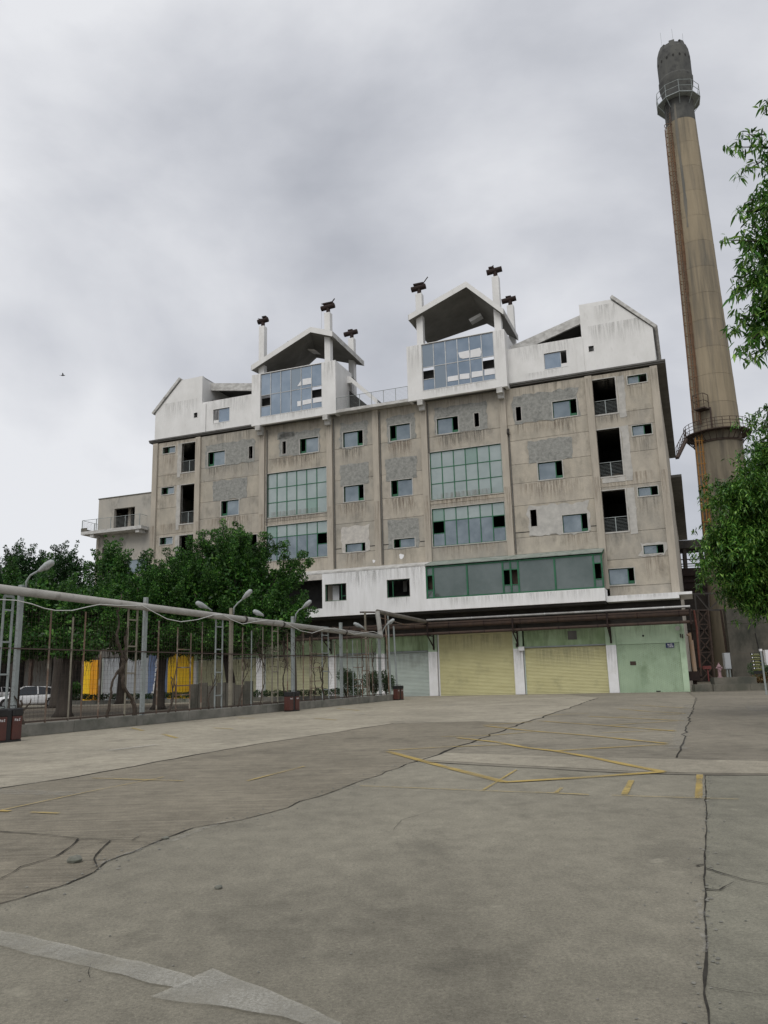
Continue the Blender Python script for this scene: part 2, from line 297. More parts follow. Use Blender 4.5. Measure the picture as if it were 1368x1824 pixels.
# ground slabs
def slabmat(name, c, d=1.0, brush=None, stain=.75):
    M = bpy.data.materials.new(name); M.use_nodes = True; t = M.node_tree; b = t.nodes['Principled BSDF']; b.inputs['Roughness'].default_value = .88; b.inputs['Specular IOR Level'].default_value = .3
    tcn = N(t, 'ShaderNodeTexCoord')
    def nz(scale, det, lo, hi, a, bb, st=(1,1,1), loc=(0,0,0), rg=.6, dist=0.0):
        mp = N(t, 'ShaderNodeMapping'); mp.inputs['Scale'].default_value = st; mp.inputs['Location'].default_value = loc; t.links.new(tcn.outputs['Object'], mp.inputs[0])
        n = N(t, 'ShaderNodeTexNoise'); n.inputs['Scale'].default_value = scale; n.inputs['Detail'].default_value = det; n.inputs['Roughness'].default_value = rg; n.inputs['Distortion'].default_value = dist
        t.links.new(mp.outputs[0], n.inputs['Vector']); r = N(t, 'ShaderNodeMapRange'); r.inputs[1].default_value = lo; r.inputs[2].default_value = hi; r.inputs[3].default_value = a; r.inputs[4].default_value = bb
        t.links.new(n.outputs[0], r.inputs[0]); return n, r
    def mul(a, bnode):
        m_ = N(t, 'ShaderNodeMath', operation='MULTIPLY'); t.links.new(a.outputs[0], m_.inputs[0]); t.links.new(bnode.outputs[0], m_.inputs[1]); return m_
    _, big = nz(.22, 8, .36, .64, .86, 1.14, (1.4,1,1), (5,2,0), dist=.2)
    _, mid = nz(3.2, 12, .36, .64, .83, 1.16, (1.15,.85,1), rg=.78)
    n3, fine = nz(42, 6, .36, .64, .68, 1.32, (1,1,1), rg=.9)
    _, grit = nz(120, 2, .60, .70, 1.0, 1.5, (1,1,1)); _, pit = nz(75, 3, .62, .70, 1.0, .5, (1,1,1), (3,3,0))
    _, dk = nz(.6, 12, .53, .66, 1.0, stain, (1.3,1,1), (9,4,0), dist=.15, rg=.7)
    m1 = mul(mul(mul(mul(mul(big, mid), fine), grit), dk), pit)
    if brush:
        mp = N(t, 'ShaderNodeMapping'); mp.inputs['Rotation'].default_value = (0,0,brush); mp.inputs['Scale'].default_value = (.6, 14, 1); t.links.new(tcn.outputs['Object'], mp.inputs[0])
        n = N(t, 'ShaderNodeTexNoise'); n.inputs['Scale'].default_value = 1.3; n.inputs['Detail'].default_value = 3; t.links.new(mp.outputs[0], n.inputs['Vector'])
        r = N(t, 'ShaderNodeMapRange'); r.inputs[1].default_value = .35; r.inputs[2].default_value = .65; r.inputs[3].default_value = .80; r.inputs[4].default_value = 1.16; t.links.new(n.outputs[0], r.inputs[0])
        m1 = mul(m1, r)
    vm = N(t, 'ShaderNodeVectorMath', operation='SCALE'); vm.inputs[0].default_value = c; t.links.new(m1.outputs[0], vm.inputs['Scale'])
    # pale scuffed patches
    _, sc = nz(1.3, 13, .585, .66, 0, .55, (1,1,1), (2.2,7.7,0), .78, .2)
    mx = N(t, 'ShaderNodeMixRGB'); mx.inputs[2].default_value = (c[0]*1.55, c[1]*1.56, c[2]*1.56, 1); t.links.new(sc.outputs[0], mx.inputs[0]); t.links.new(vm.outputs[0], mx.inputs[1])
    t.links.new(mx.outputs[0], b.inputs['Base Color'])
    bp = N(t, 'ShaderNodeBump'); bp.inputs['Strength'].default_value = .8; bp.inputs['Distance'].default_value = .010
    t.links.new(n3.outputs[0], bp.inputs['Height']); t.links.new(bp.outputs[0], b.inputs['Normal'])
    return M
G0 = (.228,.207,.162)
def gc(k, r=1, g=1, b=1): return (G0[0]*k*r, G0[1]*k*g, G0[2]*k*b)
M_G = slabmat('yard_concrete', gc(1.0), brush=.1)
M_SL = {'light': slabmat('pale_slab', gc(1.42), brush=-.3), 'brushed': slabmat('brushed_slab', gc(.92,1.02,1,.97), brush=-.25), 'mid': slabmat('smooth_slab', gc(1.05,.98,1,1.0)),
        'green': slabmat('greenish_slab', gc(.98,.95,1,1.0)), 'far': slabmat('far_slab', gc(1.03,1.0), brush=.2), 'farr': slabmat('far_brown_slab', gc(.88,1.01,1,1), brush=.2), 'strip': slabmat('rough_strip', gc(1.38))}
def paintmat(name, c, wear=(.42,.58), op=.9, sc=9, big=1.2):
    # worn paint: where it is gone the slab below shows
    M = mat(name, c, rough=.8); M.blend_method = 'HASHED' if hasattr(M, 'blend_method') else None; t = M.node_tree; b = t.nodes['Principled BSDF']; tcn = N(t, 'ShaderNodeTexCoord')
    n = N(t, 'ShaderNodeTexNoise'); n.inputs['Scale'].default_value = sc; n.inputs['Detail'].default_value = 10; n.inputs['Roughness'].default_value = .8; t.links.new(tcn.outputs['Object'], n.inputs['Vector'])
    r = N(t, 'ShaderNodeMapRange'); r.inputs[1].default_value = wear[0]; r.inputs[2].default_value = wear[1]; r.inputs[4].default_value = op; t.links.new(n.outputs[0], r.inputs[0])
    n2 = N(t, 'ShaderNodeTexNoise'); n2.inputs['Scale'].default_value = big; n2.inputs['Detail'].default_value = 5; t.links.new(tcn.outputs['Object'], n2.inputs['Vector'])
    r2 = N(t, 'ShaderNodeMapRange'); r2.inputs[1].default_value = .35; r2.inputs[2].default_value = .6; r2.inputs[3].default_value = .45; t.links.new(n2.outputs[0], r2.inputs[0])
    mu = N(t, 'ShaderNodeMath', operation='MULTIPLY'); t.links.new(r.outputs[0], mu.inputs[0]); t.links.new(r2.outputs[0], mu.inputs[1]); t.links.new(mu.outputs[0], b.inputs['Alpha'])
    return M
M_YLINE = paintmat('yellow_line_paint', (.43,.31,.09), wear=(.25,.42), op=.95)
M_YLINEW = paintmat('worn_yellow_line_paint', (.44,.33,.11), wear=(.30,.52), op=.9)
M_WLINE = paintmat('faded_white_paint', (.48,.47,.42), wear=(.28,.58), op=.58, sc=60, big=2)
M_SCUFF = paintmat('pale_scuff', (.36,.35,.315), wear=(.42,.70), op=.6, sc=12, big=3)

# ------------------------------------------------------------------ ground
g = MB(); g.quad((-900,-300,-.02), (900,-300,-.02), (900,1500,-.02), (-900,1500,-.02))
tag(g.build('ground', M_G), kind='structure')
def jag(pl, step=.35, amp=.05, seed=0):
    out = []
    for a, b in zip(pl[:-1], pl[1:]):
        a, b = Vector(a), Vector(b); L = (b-a).length; n = max(1, int(L/step)); d = (b-a)/max(L,1e-6); nn = Vector((-d.y, d.x, 0))
        for i in range(n):
            p = a+(b-a)*i/n; out.append(p+nn*amp*(noise.noise(p*1.7+Vector((seed,0,0)))+.6*noise.noise(p*6+Vector((0,seed,0)))))
    out.append(Vector(pl[-1])); return out
def PX(l): return [gp(*p) for p in l]
LA = jag(PX([(-260,1700),(0,1611),(110,1575),(200,1535),(285,1497),(345,1475),(430,1462),(540,1428),(640,1392),(740,1357)]), amp=.10, seed=1)
LA2A = jag(PX([(740,1357),(850,1319),(930,1289)]), .6, .14, seed=2)
LA2B = jag(PX([(930,1289),(1000,1266),(1040,1252),(1066,1243)]), .6, .14, seed=2)
LA2 = LA2A + LA2B[1:]
LB = jag(PX([(1256,1382),(1258,1460),(1256,1540),(1256,1640),(1259,1740),(1263,1850),(1268,2000)]), .2, .012, seed=3)
LC1 = jag(PX([(740,1357),(900,1366),(1050,1374),(1150,1379),(1256,1381)]), .5, .05, seed=4)
LC2 = jag(PX([(1256,1381),(1368,1381),(1520,1384)]), .5, .05, seed=5)
LB2 = jag(PX([(1205,1350),(1218,1320),(1224,1290),(1234,1262),(1240,1243)]), .6, .12, seed=6)
LD = jag(PX([(-260,1432),(0,1404),(130,1385),(280,1357),(400,1335),(560,1310),(700,1289),(850,1285),(930,1289)]), .6, .10, seed=7)
def slab(pts, m_, h=0.0):
    b = MB(); b.poly([(p[0], p[1], h) for p in pts]); return tag(b.build('concrete_slab', M_SL[m_]), kind='structure')
slab(LD[::-1]+[Vector((-30,20,0)), Vector((-30,78,0)), FWD(-25,-.35), FWD(13.4,-.35)] + LA2B[::-1][:-1], 'light')
slab(LA + LA2A[1:] + LD[::-1][1:], 'brushed')
slab(LA + LC1[1:] + LB[1:] + [Vector((2.2,-4,0)), Vector((-8,-4,0)), Vector((-12,4,0))], 'mid')
slab(LB[::-1][:-1] + LC2 + [Vector((14,8,0)), Vector((14,-4,0)), Vector((3,-4,0))], 'green')
slab(LC1 + LB2 + [FWD(21.3,-.35), FWD(13.4,-.35)] + LA2[::-1][:-1], 'far')
slab(LB2[::-1] + LC2 + [Vector((30,14,0)), Vector((40,30,0)), Vector((40,45,0)), FWD(21.5,-.35)], 'farr')
slab(PX([(790,1341),(1000,1348),(1190,1352),(1368,1356),(1500,1358),(1500,1379),(1256,1377),(1150,1375),(900,1362),(745,1353)]), 'strip', .004)
# far scene ground: soil behind the fence
FA_, FB_ = Vector((-11.1,24.5,0)), Vector((0.1,51.0,0))          # line of the fence
FD = (FB_-FA_).normalized(); FN = Vector((-FD.y, FD.x, 0))      # FN points left, away from the yard
soil = MB(); soil.poly([(p.x, p.y, .004) for p in [FA_-FD*7+FN*.3, FB_+FN*.3, FWD(0,-4.6), FWD(-52,-4.6), Vector((-60,40,0)), Vector((-30,10,0))]])
tag(soil.build('soil_bed', M_SOIL), kind='structure')
pth = MB(); pth.poly([(p.x, p.y, .008) for p in [FWD(-60,-13.5), FWD(-19,-11.5), FWD(-6,-7.6), FWD(-6,-6.4), FWD(-60,-6.4)]])
tag(pth.build('path', M_SL['light']), kind='structure')

def ribbon(pts, wfun, h, name, m_, seed=0, kind='structure'):
    b = MB(); L = []; Rr = []
    for i, p in enumerate(pts):
        d = (pts[min(i+1, len(pts)-1)]-pts[max(i-1, 0)]); d.z = 0; d.normalize(); n = Vector((-d.y, d.x, 0)); wv = wfun(i/(len(pts)-1), p)
        L.append(p+n*wv/2); Rr.append(p-n*wv/2)
    for i in range(len(pts)-1):
        b.quad((L[i].x,L[i].y,h), (Rr[i].x,Rr[i].y,h), (Rr[i+1].x,Rr[i+1].y,h), (L[i+1].x,L[i+1].y,h))
    return tag(b.build(name, m_), kind=kind)
def cw(w0, seed, taper=False):
    def f(t, p):
        k = .45+.9*abs(noise.noise(p*2.3+Vector((seed,1,2)))*1.6)+.3*abs(noise.noise(p*9+Vector((seed,5,2))))
        return w0*max(.25,k)*((1-t)*.9+.1 if taper else 1)
    return f
ribbon(jag([tuple(p) for p in LA[::1]], .08, .022, 11), cw(.021, 1), .006, 'ground_crack', M_CRACK)
ribbon(jag([tuple(p) for p in LA2], .4, .04, 12), cw(.07, 2), .006, 'ground_crack', M_CRACK)
ribbon(jag([tuple(p) for p in LB], .05, .007, 13), cw(.014, 3), .006, 'ground_crack', M_CRACK)
ribbon(LC1, cw(.055, 4), .008, 'ground_crack', M_CRACK); ribbon(LC2, cw(.05, 5), .008, 'ground_crack', M_CRACK)
ribbon(LB2, cw(.04, 6), .006, 'ground_crack', M_CRACK); ribbon(LD, cw(.05, 7), .006, 'ground_crack', M_CRACK)
for i, (pl, wd) in enumerate([
    ([(-60,1478),(0,1482),(60,1486),(140,1495),(235,1498),(262,1503),(300,1509)], .028),
    ([(140,1495),(128,1508),(100,1527),(40,1545),(0,1568),(-40,1590)], .026),
    ([(235,1498),(250,1490),(300,1488),(345,1484)], .018), ([(195,1499),(178,1515),(168,1530),(172,1545),(140,1556)], .03),
    ([(172,1545),(60,1548),(45,1552)], .009), ([(190,1500),(130,1515),(100,1520)], .009),
    ([(1257,1548),(1290,1558),(1330,1569),(1368,1576),(1450,1590)], .02), ([(1257,1585),(1280,1587),(1308,1572)], .022), ([(1240,1544),(1256,1541)], .04),
    ([(1262,1762),(1310,1772),(1368,1776)], .007), ([(700,1480),(715,1462),(760,1448),(800,1435)], .008),
    ([(160,1745),(155,1735),(162,1718)], .006)]):
    ribbon(jag(PX(pl), .07, .02, 30+i), cw(wd, 40+i, True), .010, 'ground_crack', M_CRACK)
# crumbled pale edges along the joints
for i, (pl, wd) in enumerate([([(300,1500),(345,1484),(400,1466),(430,1461)], .12), ([(170,1545),(230,1522),(285,1500)], .06), ([(1249,1600),(1250,1660),(1254,1700)], .05), ([(1250,1382),(1251,1425)], .08),
        ([(1226,1255),(1216,1290),(1208,1335)], .35)]):
    ribbon(jag(PX(pl), .08, .05, 60+i), cw(wd, 70+i), .014, 'crumbled_edge', M_SCUFF)
# loose stones
for px, py, r_, lb in [(389,1582,.028,'small pale stone lying alone on the smooth slab'), (133,1535,.06,'broken lump of concrete in the cracked corner'), (296,1494,.03,'small stone beside the crack junction')]:
    b = MB(); n_ = 9; prof = [(r_*.95,0),(r_*1.05,r_*.35),(r_*.75,r_*.7),(r_*.2,r_*.85)]; b.lathe(prof, n=n_, cap=True)
    b.v = [tuple(Vector(v)*(1+.28*noise.noise(Vector(v)*30+Vector((px,0,0))))) for v in b.v]
    o = b.build('stone', M_KERB, loc=gp(px, py, .004)); tag(o, lb, 'stone')

# painted markings
def line(pxs, wd, m_, h=.012, lab=None, s=0):
    P = PX(pxs); pts = []
    for a, b in zip(P[:-1], P[1:]):
        n = max(2, int((b-a).length/.25)); pts += [a+(b-a)*k/n for k in range(n)]
    pts.append(P[-1])
    return ribbon(pts, lambda t, p: wd*(1+.25*noise.noise(p*5)), h, 'painted_line', m_)
line([(692,1339.5),(770,1361),(900,1394.5)], .15, M_YLINE); line([(897,1394.5),(1040,1386),(1181,1376)], .15, M_YLINE, .013)
line([(1181,1376),(1110,1362),(1049,1349),(985,1338),(940,1333),(880,1322),(816,1315)], .15, M_YLINE, .014)
line([(692,1337),(800,1331),(903,1327)], .10, M_YLINEW); line([(1187,1326.5),(1090,1332),(993,1338)], .14, M_YLINE, .011)
line([(1187,1325),(1040,1310),(950,1303),(864,1293.5)], .14, M_YLINE, .013); line([(1204,1303),(1080,1293),(959,1284.5)], .12, M_YLINE)
line([(785,1313),(880,1310),(950,1304)], .09, M_YLINEW); line([(1218,1284.5),(1130,1280),(1049,1276.6)], .12, M_YLINE); line([(1072,1306),(1203,1301)], .09, M_YLINEW, .011)
line([(860,1292),(950,1286)], .1, M_YLINEW, .011); line([(1088,1292),(1216,1284)], .1, M_YLINEW, .011); line([(1222,1271),(1160,1268),(1100,1263)], .12, M_YLINEW); line([(1100,1277),(1222,1271.5)], .1, M_YLINEW, .011)
line([(1226,1262),(1130,1256)], .12, M_YLINEW); line([(950,1275),(1049,1271)], .1, M_YLINEW, .011)
line([(642,1401),(900,1411),(960,1413)], .035, M_YLINEW); line([(955,1412.5),(1049,1417)], .05, M_YLINEW, .013); line([(1090,1418),(1230,1422.5),(1316,1425)], .04, M_YLINEW)
line([(920,1372),(861,1408)], .04, M_YLINEW, .011); line([(1125,1391),(1112,1417)], .08, M_YLINEW); line([(1246.5,1381),(1244.5,1423)], .085, M_YLINE, .011); line([(1001,1404),(990,1413)], .05, M_YLINEW, .011)
line([(542,1366),(440,1392)], .05, M_YLINEW); line([(164,1387),(327,1392)], .05, M_YLINEW); line([(292,1385),(150,1413),(0,1445)], .03, M_YLINEW, .013)
line([(55,1448),(105,1450)], .07, M_YLINEW); line([(-20,1445),(18,1446)], .09, M_YLINE)
for a, b in [((380,1297),(415,1299)), ((290,1308),(315,1315)), ((235,1297),(255,1302)), ((600,1262),(640,1266)), ((425,1279),(455,1280)), ((560,1280),(600,1283))]: line([a, b], .12, M_YLINEW)
for a, b in [((786,1258),(812,1256)), ((985,1243.5),(1012,1244.5)), ((615,1270),(650,1272)), ((190,1338),(280,1327))]: line([a, b], .25, M_WLINE)
def patch(pxs, m_, name='painted_arrow', h=.012, step=.08, amp=.03, seed=3):
    P = jag(PX(pxs+[pxs[0]]), step, amp, seed)[:-1]; b = MB(); b.poly([(p.x, p.y, h) for p in P]); return tag(b.build(name, m_), kind='structure')
patch([(-40,1652),(60,1672),(148,1692),(250,1716),(345,1747),(318,1762),(215,1738),(120,1718),(0,1687),(-40,1680)], M_WLINE)
patch([(269,1781),(330,1757),(378,1730),(470,1766),(560,1804),(640,1842),(590,1850),(500,1818),(400,1800)], M_WLINE, h=.014)
patch([(-30,1406),(60,1409),(165,1412),(120,1419),(40,1417),(-30,1415)], M_SCUFF, 'worn_paint_patch')
patch([(1325,1258),(1380,1256),(1420,1262),(1380,1268),(1335,1266)], M_SCUFF, 'worn_paint_patch', seed=10)

# ------------------------------------------------------------------ the factory building (local: x along the front, y into the building)
BLD = thing('factory_building', 'long six storey bare concrete factory with white rooftop gables and green framed windows', 'building', FO, -FA)
PS = [-21.37,-16.83,-10.40,-4.09,0.0,4.09,10.40,16.83,21.37]; PW = .256
def U(px_): return px_
pilz = {}
for i, s in enumerate(PS):
    z0 = 7.0 if 0 < i < 8 else 6.4
    if i == 8: z0 = 6.4
    b = MB(); b.box(s-PW, s+PW, -.20, .25, z0, 22.6); b.build('pilaster', M_PIL, BLD, bevel=.03)
# windows: (kind, s0, s1, z0, z1, side)  side: 'L'/'R' where the sash stands open
WIN = []
def win(s0, s1, z0, z1, side, frac=.28, green=True): WIN.append(('w', s0, s1, z0, z1, side, frac, green))
def hole(s0, s1, z0, z1, k='slit'): WIN.append((k, s0, s1, z0, z1, None, 0, 0))
for s0, s1, sd_ in [(-15.85,-14.13,'L'),(-6.85,-5.15,'L'),(-2.90,-1.15,'R'),(1.19,2.90,'L'),(5.13,6.84,'R'),(14.11,15.85,'R')]: win(s0, s1, 19.80, 21.07, sd_)
for s0, s1, sd_ in [(-14.43,-12.68,'L'),(-2.91,-1.17,'R'),(1.17,2.93,'L'),(12.73,14.49,'R')]: win(s0, s1, 15.25, 16.55, sd_)
win(-2.84,-1.13,11.18,11.84,'R',.2); win(1.25,2.98,11.18,11.86,'L',.28); win(14.22,15.97,11.18,12.47,'R',.25)
win(-16.0,-14.24,11.18,12.47,'L',.25)
for s0, s1 in [(-11.76,-11.37),(-8.5,-8.16),(8.14,8.51),(11.36,11.76)]: hole(s0, s1, 19.99, 21.08)
hole(11.95,12.40,11.87,13.1)
hole(-12.5,-10.9,11.2,13.37,'slit')
for k, (a, c) in {-1: (-20.66,-19.33), 1: (19.55,20.86)}.items():
    sd_ = 'L' if k < 0 else 'R'
    win(a, c, 21.58, 22.16, sd_, .42); win(a, c, 17.8 if k < 0 else 17.7, 18.43, sd_, .4); win(a, c, 13.3, 13.92, sd_, .35); win(a, c, 9.23, 9.82, sd_, .33)
win(17.1,18.79,7.26,8.37,'R',.24); win(-18.79,-17.1,7.26,8.37,'L',.24)
for k in (-1, 1):
    a, c = (17.04, 18.68) if k > 0 else (-18.63,-17.10)
    hole(a, c, 19.6, 22.25, 'balc'); hole(a, c, 14.97, 18.44, 'balc'); hole(a, c, 10.97, 13.93, 'balc')
for k in (-1, 1):
    a, c = (4.44, 10.07) if k > 0 else (-9.98,-4.43)
    WIN.append(('big3', a, c, 14.65, 18.42, k, 0, 0)); WIN.append(('big2', a, c, 11.02, 13.93, k, 0, 0))
# wall panels between the pilasters, cut round every opening
def panel(name, s0, s1, z0, z1, holes, m_, y0=0.0, y1=.18, parent=BLD):
    hs = [(max(a,s0),min(b_,s1),max(c,z0),min(d,z1)) for a,b_,c,d in holes if a < s1 and b_ > s0 and c < z1 and d > z0]
    xs = sorted({s0,s1,*[h[0] for h in hs],*[h[1] for h in hs]}); zs = sorted({z0,z1,*[h[2] for h in hs],*[h[3] for h in hs]})
    b = MB()
    for i in range(len(xs)-1):
        for j in range(len(zs)-1):
            cx, cz = (xs[i]+xs[i+1])/2, (zs[j]+zs[j+1])/2
            if any(h[0] < cx < h[1] and h[2] < cz < h[3] for h in hs): continue
            b.box(xs[i], xs[i+1], y0, y1, zs[j], zs[j+1])
    if not b.v: return None
    # drop inner faces shared by neighbouring cells
    me_key = {}
    for f in b.f:
        k = tuple(sorted(tuple(round(c, 4) for c in b.v[i]) for i in f)); me_key.setdefault(k, []).append(f)
    b.f = [v[0] for v in me_key.values() if len(v) == 1]
    return b.build(name, m_, parent)
HOLES = [(h[1],h[2],h[3],h[4]) for h in WIN]
for i in range(8):
    a, c = PS[i]+PW, PS[i+1]-PW
    base = 6.42 if i in (0,7) else 9.9
    if i == 0 or i == 7: rows = [6.42,7.12,9.0,10.9,14.2,16.55,18.5,19.55,22.62]
    elif i in (2,5): rows = [9.9,10.98,14.28,18.46,19.66,22.62]
    elif i in (1,6): rows = [9.9,11.12,13.5,15.18,16.64,18.47,19.72,22.62]
    else: rows = [9.9,11.12,13.5,15.18,17.1,19.74,22.62]
    for j in range(len(rows)-1):
        panel('wall_panel', a+.004, c-.004, rows[j]+.012, rows[j+1]-.012, HOLES, M_FAC[(i*3+j*2+(i*j) % 3) % 4], 0, .18)
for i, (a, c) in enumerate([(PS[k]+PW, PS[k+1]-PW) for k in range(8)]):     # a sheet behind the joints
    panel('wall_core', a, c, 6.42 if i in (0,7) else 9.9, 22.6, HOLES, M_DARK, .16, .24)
# render patches around the windows
def patchmesh(s0, s1, z0, z1, m_, holes=(), seed=0, notch=0, th=.02, amp=.07):
    b = MB(); rr = random.Random(seed)
    nx = max(2, int((s1-s0)/.22)); nz_ = max(2, int((z1-z0)/.22))
    def off(x, z): return amp*noise.noise(Vector((x*1.9, z*1.9, seed*3.3))) + amp*.5*noise.noise(Vector((x*6, z*6, seed*3.3)))
    pts = []
    for i in range(nx): pts.append((s0+(s1-s0)*i/nx, z0+off(i*.3, 1)))
    for i in range(nz_): pts.append((s1+off(2, i*.3), z0+(z1-z0)*i/nz_))
    for i in range(nx): pts.append((s1-(s1-s0)*i/nx, z1+off(i*.3, 3)))
    for i in range(nz_): pts.append((s0+off(4, i*.3), z1-(z1-z0)*i/nz_))
    return pts
def render_patch(s0, s1, z0, z1, m_, seed, amp=.07):
    pts = patchmesh(s0, s1, z0, z1, m_, seed=seed, amp=amp)
    # cut out windows: build as strips of cells outside holes
    hs = [h for h in HOLES if h[0] < s1 and h[1] > s0 and h[2] < z1 and h[3] > z0]
    b = MB()
    if not hs:
        b.prism(pts, -.022, 0); b.f = b.f
    else:
        xs = sorted({s0, s1, *[min(max(h[0],s0),s1) for h in hs], *[min(max(h[1],s0),s1) for h in hs]}); zs = sorted({z0, z1, *[min(max(h[2],z0),z1) for h in hs], *[min(max(h[3],z0),z1) for h in hs]})
        def fine(l):
            o = []
            for a, c in zip(l[:-1], l[1:]):
                n = max(1, int((c-a)/.25)); o += [a+(c-a)*k/n for k in range(n)]
            return o+[l[-1]]
        fx, fz = fine(xs), fine(zs); eps = 1e-4
        def wob(x, z):
            ex = abs(x-s0) < eps or abs(x-s1) < eps; ez = abs(z-z0) < eps or abs(z-z1) < eps
            wx = amp*noise.noise(Vector((z*2.3, 0, seed*3.1)))*1.5 + amp*.8*noise.noise(Vector((z*7, 0, seed))) if ex else 0; wz = amp*noise.noise(Vector((x*2.3, 5, seed*3.1)))*1.5 + amp*.8*noise.noise(Vector((x*7, 5, seed))) if ez else 0
            return x+wx, z+wz
        for i in range(len(fx)-1):
            for j in range(len(fz)-1):
                cx, cz = (fx[i]+fx[i+1])/2, (fz[j]+fz[j+1])/2
                if any(h[0] < cx < h[1] and h[2] < cz < h[3] for h in hs): continue
                q = [wob(fx[i],fz[j]), wob(fx[i+1],fz[j]), wob(fx[i+1],fz[j+1]), wob(fx[i],fz[j+1])]
                b.quad(*[(p[0], -.022, p[1]) for p in q])
    return b.build('plaster_patch', m_, BLD)
for k, (s0, s1, z0, z1, m_) in enumerate([
    (-16.1,-11.15,19.7,21.75,M_PATCH), (-15.28,-11.9,16.62,18.4,M_PATCH), (-8.75,-4.95,19.74,21.75,M_PATCH), (-9.0,-7.4,21.3,21.9,M_PATCH),
    (-3.2,-.75,19.75,21.85,M_PATCH), (-3.2,-.7,16.6,18.35,M_PATCHL if 0 else M_PATCH), (-3.15,-.75,11.15,13.25,M_PATCHL),
    (.95,3.35,19.72,21.85,M_PATCH), (.75,3.35,16.62,18.35,M_PATCH), (.8,3.35,11.12,13.4,M_PATCH),
    (4.95,9.15,19.74,21.95,M_PATCH), (11.15,16.0,19.74,21.95,M_PATCH), (12.1,15.3,16.6,18.3,M_PATCH), (11.75,16.1,11.15,13.35,M_TRIM),
    (19.3,21.0,9.1,10.0,M_TRIM), (-17.1,-16.95,19,22.3,M_PATCH)]):
    if k == 15: continue
    render_patch(s0, s1, z0, z1, m_, k+1, .13)
for z0_, z1_ in ((19.2,22.3),(14.5,18.5),(10.7,14.0)):
    render_patch(18.80, 19.30, z0_, z1_, M_TRIM, int(z0_), .08); render_patch(-19.05, -18.75, z0_, z1_, M_TRIM, int(z0_)+7, .06)
for z0_ in (14.5,): render_patch(17.2, 18.79, z0_, z0_+.33, M_TRIM, 77, .06)
